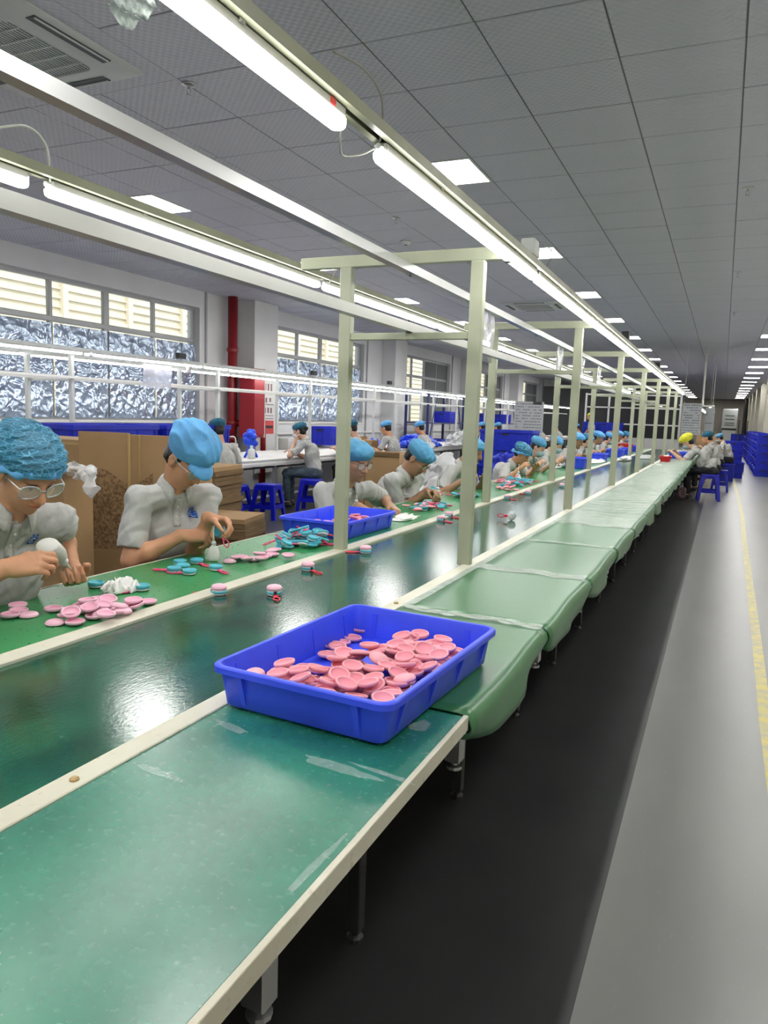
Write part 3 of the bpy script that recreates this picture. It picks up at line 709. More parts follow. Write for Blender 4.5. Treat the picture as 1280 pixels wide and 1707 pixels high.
# ------------------------------------------------------------------ smooth bodies: distance fields turned into one continuous surface
A = lambda *v: np.array(v, dtype=np.float32)
def vec(p): return np.array((p[0], p[1], p[2]), dtype=np.float32)
class Field:
    def __init__(s): s.ops = []; s.pts = []; s.cuts = []; s.post = []
    def cone(s, a, b, ra, rb, k=.02, sub=False):
        a, b = vec(a), vec(b); s.ops.append(('c', a, b, ra, rb, k, sub))
        if not sub: s.pts += [a-ra, a+ra, b-rb, b+rb]
        return s
    def ell(s, c, r, M=None, k=.02, sub=False):
        c = vec(c); r = vec(r); s.ops.append(('e', c, r, M, k, sub))
        if not sub: m = float(max(r)); s.pts += [c-m, c+m]
        return s
    def __call__(s, P):
        d = None
        for o in s.ops:
            if o[0] == 'c':
                _, a, b, ra, rb, k, sub = o; ab = b-a; L2 = float(ab @ ab)+1e-9; q = P-a
                t = np.clip((q @ ab)/L2, 0, 1); dd = np.sqrt(((q-t[:, None]*ab)**2).sum(1))-(ra+(rb-ra)*t)
            else:
                _, c, r, M, k, sub = o; q = P-c
                if M is not None: q = q @ M
                k0 = np.sqrt(((q/r)**2).sum(1)); k1 = np.sqrt(((q/(r*r))**2).sum(1))+1e-9; dd = k0*(k0-1)/k1
            if d is None: d = dd
            elif sub:
                h = np.clip(.5-.5*(d+dd)/k, 0, 1); d = d*(1-h)-dd*h+k*h*(1-h)
            else:
                h = np.clip(.5+.5*(dd-d)/k, 0, 1); d = dd*(1-h)+d*h-k*h*(1-h)
        for f in s.post: d = f(P, d)
        for p, n in s.cuts: d = np.maximum(d, (P-p) @ n)
        return d
    def cut(s, p, n): n = vec(n); s.cuts.append((vec(p), n/np.linalg.norm(n))); return s
    def polygonize(s, vox, pad=.01):
        P = np.array(s.pts); lo = P.min(0)-pad-2*vox; hi = P.max(0)+pad+2*vox
        B = 6; nb = np.ceil((hi-lo)/(vox*B)).astype(int); n = nb*B+1
        F = np.full(n, 1.0, np.float32)
        ib = np.stack(np.meshgrid(*[np.arange(k) for k in nb], indexing='ij'), -1).reshape(-1, 3)
        cen = lo+(ib*B+B/2)*vox; dc = np.concatenate([s(cen[i:i+60000].astype(np.float32)) for i in range(0, len(cen), 60000)])
        act = ib[np.abs(dc) < vox*B*1.05+.006]
        neg = ib[dc < -(vox*B*1.05)]
        off = np.stack(np.meshgrid(*[np.arange(B+1)]*3, indexing='ij'), -1).reshape(-1, 3)
        for i in neg: F[i[0]*B:i[0]*B+B+1, i[1]*B:i[1]*B+B+1, i[2]*B:i[2]*B+B+1] = -1
        for i in range(0, len(act), 1500):
            idx = (act[i:i+1500, None]*B+off).reshape(-1, 3); val = s((lo+idx*vox).astype(np.float32))
            F[idx[:, 0], idx[:, 1], idx[:, 2]] = val
        S = F < 0
        cs = S[:-1, :-1, :-1].astype(np.int8)
        tot = np.zeros(cs.shape, np.int8)
        for dx in (0, 1):
            for dy in (0, 1):
                for dz in (0, 1): tot += S[dx:n[0]-1+dx, dy:n[1]-1+dy, dz:n[2]-1+dz]
        cell = np.argwhere((tot > 0) & (tot < 8))
        if len(cell) == 0: return np.zeros((0, 3)), []
        ids = np.full(cs.shape, -1, np.int32); ids[cell[:, 0], cell[:, 1], cell[:, 2]] = np.arange(len(cell))
        acc = np.zeros((len(cell), 3), np.float32); cnt = np.zeros(len(cell), np.float32)
        for ax in range(3):
            o1, o2 = [q for q in range(3) if q != ax]
            for a in (0, 1):
                for b in (0, 1):
                    p0 = cell.copy(); p0[:, o1] += a; p0[:, o2] += b; p1 = p0.copy(); p1[:, ax] += 1
                    f0 = F[p0[:, 0], p0[:, 1], p0[:, 2]]; f1 = F[p1[:, 0], p1[:, 1], p1[:, 2]]
                    m = (f0 < 0) != (f1 < 0); t = np.where(m, f0/np.where(m, f0-f1, 1), 0)
                    pp = p0.astype(np.float32); pp[:, ax] += t; acc[m] += pp[m]; cnt[m] += 1
        V = lo+acc/cnt[:, None]*vox
        Q = []
        for ax in range(3):
            o1, o2 = (ax+1) % 3, (ax+2) % 3
            sl0 = [slice(None)]*3; sl1 = [slice(None)]*3; sl0[ax] = slice(0, -1); sl1[ax] = slice(1, None)
            sl0[o1] = sl1[o1] = slice(1, -1); sl0[o2] = sl1[o2] = slice(1, -1)
            a = S[tuple(sl0)]; b = S[tuple(sl1)]; e = np.argwhere(a != b)
            if not len(e): continue
            fl = a[e[:, 0], e[:, 1], e[:, 2]]
            e = e.copy(); e[:, o1] += 1; e[:, o2] += 1
            def g(d1, d2):
                q = e.copy(); q[:, o1] -= d1; q[:, o2] -= d2; return ids[q[:, 0], q[:, 1], q[:, 2]]
            quad = np.stack([g(1, 1), g(0, 1), g(0, 0), g(1, 0)], 1)
            quad[~fl] = quad[~fl][:, ::-1]
            Q.append(quad)
        return V, np.concatenate(Q)
    def obj(s, name, matname, vox, parent=None, color=None, M=None):
        V, Q = s.polygonize(vox)
        ok = (Q >= 0).all(1); Q = Q[ok]
        me = bpy.data.meshes.new(name); me.vertices.add(len(V)); me.vertices.foreach_set('co', V.astype(np.float32).ravel())
        me.loops.add(Q.size); me.loops.foreach_set('vertex_index', Q.astype(np.int32).ravel())
        me.polygons.add(len(Q)); me.polygons.foreach_set('loop_start', np.arange(len(Q), dtype=np.int32)*4)
        me.polygons.foreach_set('use_smooth', np.ones(len(Q), bool)); me.update(calc_edges=True)
        if color is not None:
            c = color(V.astype(np.float32)); at_ = me.color_attributes.new('col', 'FLOAT_COLOR', 'POINT')
            at_.data.foreach_set('color', np.concatenate([c, np.ones((len(V), 1))], 1).astype(np.float32).ravel())
        me.materials.append(MAT[matname]); me.validate()
        o = bpy.data.objects.new(name, me); COL.objects.link(o)
        if parent: o.parent = parent
        return o
def creases(amp, freq, seed, ridge=True, stretch=(1, 1, 1)):
    rs = np.random.RandomState(seed); K = rs.randn(5, 3)*freq*np.array(stretch); ph = rs.rand(5)*6.28; W_ = [1, .7, .6, .45, .4]
    def f(P):
        t = 0
        for k, p, w in zip(K, ph, W_):
            q = np.sin(P @ k.astype(np.float32)+p+.8*np.sin(P @ k[::-1].astype(np.float32)*.7)); t = t+w*((np.abs(q)*2-1) if ridge else q)
        return t*amp
    return f
def unit(v): v = np.array(v, dtype=np.float64); return v/np.linalg.norm(v)
def frame(f, up=(0, 0, 1)):
    f = unit(f); l = unit(np.cross(up, f)); return np.stack([f, l, np.cross(f, l)], 1).astype(np.float32)   # columns fwd, left, up
# ------------------------------------------------------------------ hands
CURL = {'relaxed': [(18, 30, 20), (22, 34, 20), (26, 36, 22), (30, 38, 22)],
        'flat': [(8, 12, 8), (8, 14, 8), (10, 14, 8), (12, 14, 8)],
        'rest': [(35, 40, 20), (30, 38, 22), (34, 40, 22), (42, 42, 24)],
        'pinch': [(42, 48, 26), (50, 52, 30), (62, 62, 34), (68, 64, 34)],
        'grip': [(40, 48, 25), (46, 52, 28), (50, 56, 30), (54, 58, 32)],
        'cup': [(22, 58, 40), (26, 60, 40), (30, 62, 40), (34, 62, 40)]}
THUMB = {'relaxed': [(.05, .046, -.014), (.078, .058, -.024), (.098, .060, -.032)], 'flat': [(.05, .05, -.006), (.078, .064, -.010), (.1, .07, -.012)],
         'rest': [(.05, .046, -.016), (.076, .056, -.032), (.094, .058, -.048)],
         'pinch': [(.050, .046, -.024), (.076, .050, -.044), (.098, .040, -.062)], 'grip': [(.050, .044, -.028), (.072, .044, -.054), (.088, .034, -.074)],
         'cup': [(.048, .048, -.022), (.07, .054, -.042), (.09, .046, -.056)]}
def hand(F, wrist, d, back, side, pose, s=1.0):
    """wrist point, finger direction, direction the back of the hand faces, side=+1 right hand, -1 left"""
    X = unit(d); Z = unit(np.array(back)-X*np.dot(back, X)); Y = np.cross(Z, X)*(1 if side > 0 else -1)
    w = np.array(wrist, dtype=np.float64); T_ = lambda p: w+(X*p[0]+Y*p[1]+Z*p[2])*s
    ky = (.029, .010, -.010, -.028); kx = (.086, .090, .086, .079); L_ = ((.043, .026, .020), (.048, .030, .021), (.044, .027, .020), (.034, .021, .018))
    F.cone(T_((-.02, .004, 0)), T_((.03, 0, -.002)), .024*s, .022*s, .02)
    for i in range(4):
        F.cone(T_((.012, ky[i]*.6, -.002)), T_((kx[i], ky[i], -.002)), .0150*s, .0105*s, .012)
    F.cone(T_((.02, -.018, -.010)), T_((.065, -.022, -.008)), .013*s, .011*s, .012)
    tips = []
    for i in range(4):
        p = np.array((kx[i], ky[i], -.001)); a = 0
        rr = (.0093, .0083, .0074, .0064) if i < 3 else (.0082, .0073, .0066, .0057)
        for j in range(3):
            a += R(CURL[pose][i][j]); q = p+np.array((math.cos(a), (.04*(1.5-i))*(1 if j == 0 else .5), -math.sin(a)))*L_[i][j]
            F.cone(T_(p), T_(q), rr[j]*s, rr[j+1]*s, .005 if j else .008); p = q
        tips.append(T_(p))
    t = THUMB[pose]; F.cone(T_((.014, .016, -.008)), T_(t[0]), .0165*s, .0125*s, .014)
    F.cone(T_(t[0]), T_(t[1]), .0115*s, .0098*s, .006); F.cone(T_(t[1]), T_(t[2]), .0098*s, .0078*s, .005)
    return T_, tips
# ------------------------------------------------------------------ people
def shade_head(HC, HR, tone, brow=.25, female=False):
    def color(P):
        q = (P-HC) @ HR; f, l, u = q[:, 0], np.abs(q[:, 1]), q[:, 2]; c = np.ones((len(P), 3), np.float32)
        near = (np.abs(f) < .14) & (l < .1) & (np.abs(u) < .15)
        def blend(m, col):
            m = (m*near)[:, None]; c[:] = c*(1-m)+np.array(col, np.float32)*m
        e = lambda cf, cl, cu, rf, rl, ru: np.clip(1.6-np.sqrt(((f-cf)/rf)**2+((l-cl)/rl)**2+((u-cu)/ru)**2)*1.1, 0, 1)
        blend(e(.085, .030, -.030, .03, .028, .024)*.35, (1.12, .86, .80))          # cheeks
        blend(e(.105, 0, -.036, .02, .018, .014)*.5, (1.12, .85, .80))              # nose tip
        blend(e(.092, 0, -.066, .03, .024, .0085), (.98, .55, .52))                 # lips
        blend(e(.098, 0, -.0665, .03, .022, .0016), (.35, .18, .17))                # mouth line
        blend(e(.088, .031, .0185, .04, .019, .0042), (.16, .14, .13))              # eyebrows
        blend(e(.085, .031, -.001, .03, .0145, .0050), (1.0, 1.05, 1.1))            # eye white
        blend(e(.09, .031, -.001, .03, .0058, .0052), (.08, .06, .05))              # iris
        blend(e(.085, .031, .0035, .03, .0165, .0024), (.12, .10, .09))             # lash line
        if not female: blend(e(.07, 0, -.085, .05, .045, .03)*.22, (.70, .72, .76)) # shaved chin
        return c
    return color
CAPN = [0]
def person(name_label, loc, phi, sp, group=None):
    """F forward is +x of the empty, left is +y"""
    t = thing('person', name_label, 'person', loc, phi, group)
    vox = sp.get('vox', .008); far = vox > .0075; s = sp.get('size', 1.0); lean = R(sp.get('lean', 22)); side = R(sp.get('side', 0))
    tw = R(sp.get('twist', 0)); H = np.array((0, 0, sp.get('hip', .53)))
    up = unit((math.sin(lean), math.sin(side), math.cos(lean))); lean2 = lean+R(sp.get('stoop', 10)); up2 = unit((math.sin(lean2), math.sin(side), math.cos(lean2)))
    L = np.array((-math.sin(tw), math.cos(tw), 0)); fw = np.array((math.cos(tw), math.sin(tw), 0))
    HP = 0
    if 'hc' in sp:
        hp_, hy_ = R(sp['head'][0]), R(sp['head'][1]); f0 = np.array((math.cos(hp_)*math.cos(hy_), math.cos(hp_)*math.sin(hy_), -math.sin(hp_))); R0 = frame(f0)
        nd0 = unit((math.sin(lean2*.8)+.15, math.sin(side)+.1*math.sin(hy_), 1))
        N = np.array(sp['hc'])-nd0*.135*s-R0[:, 0]*.03-R0[:, 2]*.03; C = N-up2*.245*s; H = C-up*.27*s
    else: C = H+up*.27*s; N = C+up2*.245*s
    sp['H'] = H
    bw = sp.get('broad', 1.0)
    sho = sp.get('sho', .052); SR = N-up2*sho*s-L*.160*s*bw+fw*.012; SL = N-up2*sho*s+L*.160*s*bw+fw*.012
    hp, hy, hr = sp.get('head', (30, 0, 0)); hp, hy, hr = R(hp), R(hy), R(hr)
    hf = np.array((math.cos(hp)*math.cos(hy), math.cos(hp)*math.sin(hy), -math.sin(hp)))
    HR = frame(hf); c_, s_ = math.cos(hr), math.sin(hr); HR = np.stack([HR[:, 0], HR[:, 1]*c_+HR[:, 2]*s_, HR[:, 2]*c_-HR[:, 1]*s_], 1)
    neckdir = unit((math.sin(lean2*.8)+.15, math.sin(side)+.1*math.sin(hy), 1))
    HC = np.array(sp['hc']) if 'hc' in sp else N+neckdir*.135*s+HR[:, 0]*.03+HR[:, 2]*.03
    HC = HC.astype(np.float32); hh = lambda a, b, c: HC+(HR @ A(a, b, c))*s
    skin = sp.get('skin', 'skin')
    B = Field()
    # --- trunk, neck, head
    B.ell(C, (.085*s, .125*s, .17*s), frame(fw, up), .05); B.ell(H+up*.05, (.09*s, .13*s, .12*s), None, .05)
    B.cone(N-up2*.03, hh(-.022, 0, -.045), .058*s, .050*s, .03)
    B.ell(hh(-.014, 0, .034), A(.097, .075, .088)*s, HR, .02); B.ell(hh(.022, 0, -.030), A(.068, .060, .080)*s, HR, .03)
    B.cone(hh(.0, 0, -.075), hh(.066, 0, -.098), .042*s, .020*s, .03)
    if vox < .0065:
        B.ell(hh(.062, 0, -.04), A(.028, .045, .05)*s, HR, .02)
        B.ell(hh(.058, .038, -.022), A(.022, .022, .02)*s, HR, .015); B.ell(hh(.058, -.038, -.022), A(.022, .022, .02)*s, HR, .015)
        B.cone(hh(.074, .036, .020), hh(.082, .012, .016), .010*s, .010*s, .012); B.cone(hh(.074, -.036, .020), hh(.082, -.012, .016), .010*s, .010*s, .012)
        for q in (1, -1): B.ell(hh(.096, .032*q, -.001), A(.016, .018, .012)*s, HR, .012, sub=True)
        for q in (1, -1): B.ell(hh(.072, .031*q, -.002), A(.0135, .0165, .0125)*s, HR, .004)
        B.cone(hh(.088, 0, .008), hh(.108, 0, -.032), .008*s, .0125*s, .010)
        for q in (1, -1): B.ell(hh(.098, .012*q, -.037), A(.011, .008, .008)*s, HR, .005)
        B.ell(hh(.086, 0, -.061), A(.015, .024, .0075)*s, HR, .005); B.ell(hh(.084, 0, -.072), A(.014, .021, .0080)*s, HR, .005)
        B.cone(hh(.098, .020, -.0665), hh(.098, -.020, -.0665), .0028, .0028, .004, sub=True)
        for q in (1, -1):
            B.ell(hh(-.008, .077*q, -.006), A(.021, .010, .033)*s, HR, .006); B.ell(hh(-.002, .089*q, -.002), A(.010, .009, .017)*s, HR, .006, sub=True)
            B.ell(hh(-.004, .078*q, -.033), A(.010, .008, .010)*s, HR, .006)
    else:
        B.cone(hh(.085, 0, .005), hh(.104, 0, -.032), .009*s, .013*s, .012)
        for q in (1, -1): B.ell(hh(-.008, .076*q, -.006), A(.021, .011, .033)*s, HR, .006)
    # --- arms
    arms = []
    for q, S_, nm in ((-1, SR, 'R'), (1, SL, 'L')):
        W_ = np.array(sp['wr'+nm], dtype=np.float64); ua, fa = .275*s, .245*s
        dv = W_-S_; dist = np.linalg.norm(dv)
        if dist > (ua+fa)*.985: W_ = S_+dv/dist*(ua+fa)*.985; dv = W_-S_; dist = np.linalg.norm(dv)
        a = (ua*ua-fa*fa+dist*dist)/(2*dist); h = math.sqrt(max(1e-6, ua*ua-a*a))
        hint = unit(np.array(sp['el'+nm])-S_) if 'el'+nm in sp else unit(sp.get('hint'+nm, (-.35, .65*q, -1))); pd = hint-dv/dist*np.dot(hint, dv/dist); E = S_+dv/dist*a+unit(pd)*h
        B.cone(S_, E, .046*s*bw, .038*s, .03); B.cone(E, E+(W_-E)*.35, .039*s, .040*s*bw, .02); B.cone(E+(W_-E)*.35, W_, .039*s*bw, .0255*s, .02)
        hd = sp.get('hd'+nm); hd = unit(W_-E) if hd is None else unit(hd)
        T_, tips = hand(B, W_+hd*.012, hd, sp.get('bk'+nm, (0, 0, 1)), 1 if nm == 'R' else -1, sp.get('pose'+nm, 'relaxed'), s*.98)
        arms.append((S_, E, W_, T_, tips))
    # --- legs (inside the trousers)
    sp.setdefault('legs', True)
    if sp['legs']:
        kn = []
        for q in (-1, 1):
            K = H+fw*.42*s+L*q*sp.get('spread', .11)+A(0, 0, -.02); An = sp.get('ank', {}).get(q, None)
            An = np.array((K[0]-.02, K[1], .09)) if An is None else np.array(An); kn.append((K, An)); B.cone(H+L*q*.09, K, .07*s, .05*s, .04); B.cone(K, An, .05*s, .035*s, .03)
            B.cone(An, An+fw*.14+A(0, 0, -.045), .036*s, .026*s, .03)
    body = B.obj('body', skin, vox, t, color=shade_head(HC, HR, None, female=sp.get('female', False)))
    # --- shirt
    S = Field(); FR = frame(fw, up)
    S.ell(H+up*.06, (.116*s*bw, .150*s*bw, .15*s), np.stack([fw, L, up], 1).astype(np.float32), .06)
    S.ell(C, (.118*s*bw, .153*s*bw, .19*s), np.stack([fw, L, up], 1).astype(np.float32), .06)
    S.cone(SR+up2*-.01, SL+up2*-.01, .050*s, .050*s, .05); S.cone(N-up2*.035, SR-up2*.0, .048*s, .050*s, .04); S.cone(N-up2*.035, SL, .048*s, .050*s, .04)
    slv = []
    for (S_, E, W_, T_, tips), q in zip(arms, (-1, 1)):
        m = S_+(E-S_)*sp.get('sleeve', .78); sf = Field(); sf.cone(S_, m+(E-S_)*.15, .058*s*bw, .064*s*bw, .03); sf.cut(m, E-S_); slv.append(sf); S.pts += sf.pts
    fo = creases(.0030 if not far else .005, 22, sp.get('seed', 3)+11, True, (1, 1, .55)); fo2 = creases(.0018, 60, sp.get('seed', 3)+5, False)
    def post(P, d):
        n_ = fo(P)+fo2(P)
        for sf in slv:
            dd = sf(P); k = .011; h = np.clip(.5+.5*(dd-d)/k, 0, 1); d = dd*(1-h)+d*h-k*h*(1-h)
        d = d+n_
        nk = np.sqrt((((P-NK)-(((P-NK) @ nd)[:, None]*nd))**2).sum(1)); kk = (P-NK) @ nd
        return np.where(kk > -.03, np.maximum(d, .054*s-nk), d)
    NK = N.astype(np.float32); nd = unit(hh(-.022, 0, -.045)-N).astype(np.float32)
    S.post.append(post); S.cut(H+A(0, 0, -.10), (0, 0, -1))
    shirt = S.obj('shirt', sp.get('shirt', 'shirt_grey'), max(vox*1.15, .0055), t)
    # collar, placket, emblem only where they read
    def onto(p, d, off=.0015):
        p = np.array(p, dtype=np.float64); d = unit(d)
        for _ in range(40):
            v = float(S(p[None].astype(np.float32))[0]);
            if v < .0008: break
            p = p+d*v*.8
        return Vector(p-d*off)
    if vox < .0095:
        nl = np.cross(nd, fw); nl = unit(nl); nf = unit(np.cross(nl, nd)); 
        cb = MB(); ns = 26
        def cfn(u, v):
            a = R(-158+316*u)+math.pi; a_ = a
            op = math.cos(a); fr_ = max(0, op)**3
            r0, z0 = .0555, .036-.030*fr_; r1, z1 = .078+.022*fr_, -.012-.034*fr_
            r = r0+(r1-r0)*v; z = z0+(z1-z0)*v+.012*math.sin(math.pi*v)
            p = N+(nf*math.cos(a)*r*1.02+nl*math.sin(a)*r)*s+nd*z*s+nd*.004; return tuple(p)
        cb.grid(cfn, ns, 4); cb.obj('collar', sp.get('collar', 'shirt_collar'), shirt, smooth=True, solid=.004)
    if vox < .0065 and sp.get('polo', True):
        c0 = N+fw*.30-up2*.0; pl = MB(); n_ = 10; rows = []
        for i in range(n_+1):
            p = N+fw*.25-up*(.055+.125*i/n_)*s; rows.append([onto(p+L*w_-fw*0, -fw, .003) for w_ in (-.016, 0, .016)])
        pl.loft(rows, closed=False); pl.obj('placket', 'shirt_collar', shirt, smooth=True, solid=.003)
        for i in (3, 6.5, 9.5):
            p = onto(N+fw*.25-up*(.055+.125*i/n_)*s, -fw, .006); bm_ = MB(); bm_.lathe([(0, 0), (.0055, 0), (.0055, .002), (.004, .003), (0, .003)], 12, M=Matrix.Translation(p) @ Vector(fw).to_track_quat('Z', 'Y').to_matrix().to_4x4()); bm_.obj('button', 'button', shirt)
    if vox < .0065 and sp.get('logo', True):
        cen = N+fw*.25+L*.078-up*.135
        def patch(w, h, du, dl, m, off):
            g_ = MB(); rows = [[onto(cen+L*(dl+w*(i/4-.5))+up*(du+h*(j/4-.5)), -fw, off) for i in range(5)] for j in range(5)]
            g_.loft(rows, closed=False); return g_.obj('emblem', m, shirt, smooth=True, solid=.001)
        patch(.026, .030, 0, 0, 'logo_blue', .0035)
        ring = [onto(cen+L*(.0085*math.cos(a))+up*(.0095*math.sin(a)), -fw, .0055) for a in [R(40+28*k) for k in range(11)]]
        MB().tube(ring+[onto(cen, -fw, .0055)], .0016, 5).obj('emblem_letter', 'logo_white', shirt)
        for k in (-1, 1):
            patch(.009, .002, .026, k*.0065, 'logo_blue', .004); patch(.009, .002, .021, k*.0065, 'logo_blue', .004); patch(.002, .010, .0235, k*.0065, 'logo_blue', .004)
    # --- trousers, shoes
    if sp['legs']:
        Tr = Field(); Tr.ell(H+A(0, 0, -.01), (.125*s, .165*s, .10*s), None, .05)
        for q, (K, An) in zip((-1, 1), kn): Tr.cone(H+L*q*.09, K, .092*s, .068*s, .05); Tr.cone(K, An+A(0, 0, .03), .068*s, .054*s, .03)
        fo3 = creases(.004, 25, 9, True); Tr.post.append(lambda P, d: d+fo3(P))
        Tr.obj('trousers', sp.get('pants', 'trousers_dark'), .013, t)
        for q, (K, An) in zip((-1, 1), kn):
            Sh = Field(); Sh.ell(An+fw*.05+A(0, 0, -.05), (.125*s, .045*s, .04), np.stack([fw, L, np.array((0, 0, 1))], 1).astype(np.float32), .02); Sh.cone(An+A(0, 0, -.01), An+A(0, 0, -.05), .042, .040, .02); Sh.cut((0, 0, .004), (0, 0, -1)); Sh.obj('shoe', 'shoe', .012, t)
    # --- hair
    hv = max(vox, .005)
    if sp.get('hair', True):
        Hh = Field(); Hh.ell(hh(-.020, 0, .030), A(.100, .081, .090)*s, HR, .01); Hh.ell(hh(-.05, 0, -.03), A(.055, .066, .05)*s, HR, .02)
        hair_n = creases(.0014, 140, 4, True, (1, 1, .3)); Hh.post.append(lambda P, d: d+hair_n(P))
        Hh.cut(hh(.060, 0, .052), HR @ A(.9, 0, -.60)); Hh.cut(hh(.03, 0, .012), HR @ A(1, 0, -.75)); Hh.cut(hh(0, 0, -.055), HR @ A(.3, 0, -1))
        if sp.get('bun'): Hh.ell(hh(*sp['bun']), A(.035, .035, .035), None, .02)
        Hh.obj('hair', 'hair', hv, t)
    # --- headwear
    cap = sp.get('cap', 'worker'); cm = sp.get('capmat', 'cap_blue'); cz = sp.get('capsize', 1.0)
    if cap == 'worker':
        Cp = Field(); cq = 1 if sp.get('tall') else .82; Cp.ell(hh(-.012, 0, .088*cq), A(.120*cz, .102*cz, .062*cz*cq)*s, HR, .03); Cp.ell(hh(-.016, 0, .045), A(.110, .090, .070)*s, HR, .03)
        if sp.get('tall'): Cp.ell(hh(-.015, 0, .105), A(.105*cz, .094*cz, .072)*s, HR, .03)
        Cp.cut(hh(.085, 0, sp.get('capfront', .046)), HR @ A(.40, 0, -1)); Cp.cut(hh(-.1, 0, -.006), HR @ A(0, 0, -1))
        cn = creases(.0030, 38, sp.get('seed', 3)*3+1, True)
        def cpost(P, d):
            q = (P-HC) @ HR.astype(np.float32); band = np.clip((q[:, 2]-.055)/.03, 0, 1); return d+cn(P)*band
        Cp.post.append(cpost); c1 = Cp.obj('cap', cm, max(vox, .0045), t)
        if sp.get('visor', True) and not far:
            V_ = Field(); V_.ell(hh(.045, 0, .012), A(.098, .082, .052)*s, HR, .01); V_.ell(hh(.042, 0, .008), A(.095, .080, .050)*s, HR, .003, sub=True)
            V_.cut(hh(.066, 0, 0), HR @ A(-1, 0, 0)); V_.cut(hh(0, 0, .056), HR @ A(0, 0, 1)); V_.cut(hh(.1, 0, .018), HR @ A(-.3, 0, -1))
            V_.obj('visor', cm, .0042, c1)
    elif cap == 'net':
        Cp = Field(); Cp.ell(hh(-.024, 0, .062), A(.130*cz, .105*cz, .072*cz)*s, HR, .02); Cp.cut(hh(.08, 0, .046), HR @ A(.42, 0, -1))
        cn = creases(.0028, 60, 5, True); Cp.post.append(lambda P, d: d+cn(P)); c1 = Cp.obj('hairnet', 'hairnet', max(vox, .0045), t)
        bd = MB(); pts = []; rs = random.Random(3)
        for k in range(40):
            a = 2*math.pi*k/40; f_ = -.020+.112*math.cos(a); pts.append(tuple(hh(f_, .092*math.sin(a), .048+.42*(f_-.08)+.004*math.sin(a*9)+.002)))
        bd.tube(pts, [.013+.0045*math.sin(k*2.4)+.003*math.sin(k*1.1) for k in range(40)], 8, closed=True); bd.obj('elastic_band', 'cap_blue', c1, smooth=True)
        if not sp.get('nohair2'):
            pass
    elif cap == 'beret':
        Cp = Field(); Cp.ell(hh(-.03, 0, .070), A(.118*cz, .098*cz, .068*cz)*s, HR, .03); Cp.cut(hh(.08, 0, .045), HR @ A(.35, 0, -1)); cn = creases(.003, 45, sp.get('seed', 2), True); Cp.post.append(lambda P, d: d+cn(P)); Cp.obj('cap', cm, max(vox, .006), t)
    # --- glasses / mask
    if sp.get('glasses'):
        fm = sp['glasses']; g = MB(); fr_ = .0027 if fm == 'clear_frame' else .0018; gz = sp.get('gz', 1.0)
        for q in (1, -1):
            ring = []
            for k in range(22):
                a = 2*math.pi*k/22; cx = abs(math.cos(a))**.75*(1 if math.cos(a) > 0 else -1); cy = abs(math.sin(a))**.85*(1 if math.sin(a) > 0 else -1)
                ly = (.0345*q+.0255*cx)*gz; ring.append(Vector(hh(.1035-abs(ly)*.16, ly, -.004+.0200*gz*cy+(.003*abs(ly)/.06 if cy > 0 else 0))))
            g.tube(ring, fr_*s, 6, closed=True)
            if q == 1: rl = ring
            else: rr_ = ring
            g.tube([hh(.094, .060*q*gz, .010), hh(.086, .072*q, .010), hh(.04, .0785*q, .006), hh(-.006, .081*q, .004), hh(-.03, .079*q, -.012)], fr_*.9*s, 6)
        g.tube([hh(.101, .0095, .002), hh(.106, 0, .006), hh(.101, -.0095, .002)], fr_*s, 6)
        go = g.obj('glasses_frame', fm, t, smooth=True)
        for ring in (rl, rr_):
            c = sum(ring, Vector())/len(ring); le = MB(); fv = Vector(HR @ A(1, 0, 0)); le.loft([[p-fv*.0006 for p in ring], [p+fv*.0006 for p in ring]], caps=True); le.obj('lens', 'lens', go)
    if sp.get('mask'):
        Mk = Field(); Mk.ell(hh(.050, 0, -.052), A(.066, .062, .056)*s, HR, .01); Mk.cone(hh(.085, 0, -.012), hh(.112, 0, -.040), .012, .014, .02); Mk.cut(hh(.035, 0, 0), HR @ A(-1, 0, 0)); Mk.cut(hh(0, 0, -.010), HR @ A(-.2, 0, 1))
        mn = creases(.0012, 90, 2, True, (.2, .2, 1.5)); Mk.post.append(lambda P, d: d+mn(P)); mo = Mk.obj('face_mask', sp['mask'], max(.0055, vox), t)
        st = MB()
        for q in (1, -1): st.tube([hh(.05, .062*q, -.025), hh(.0, .083*q, -.002)], .0015, 4); st.tube([hh(.04, .062*q, -.07), hh(.0, .083*q, -.02)], .0015, 4)
        st.obj('ear_loop', 'mask_white', mo)
    return t, arms
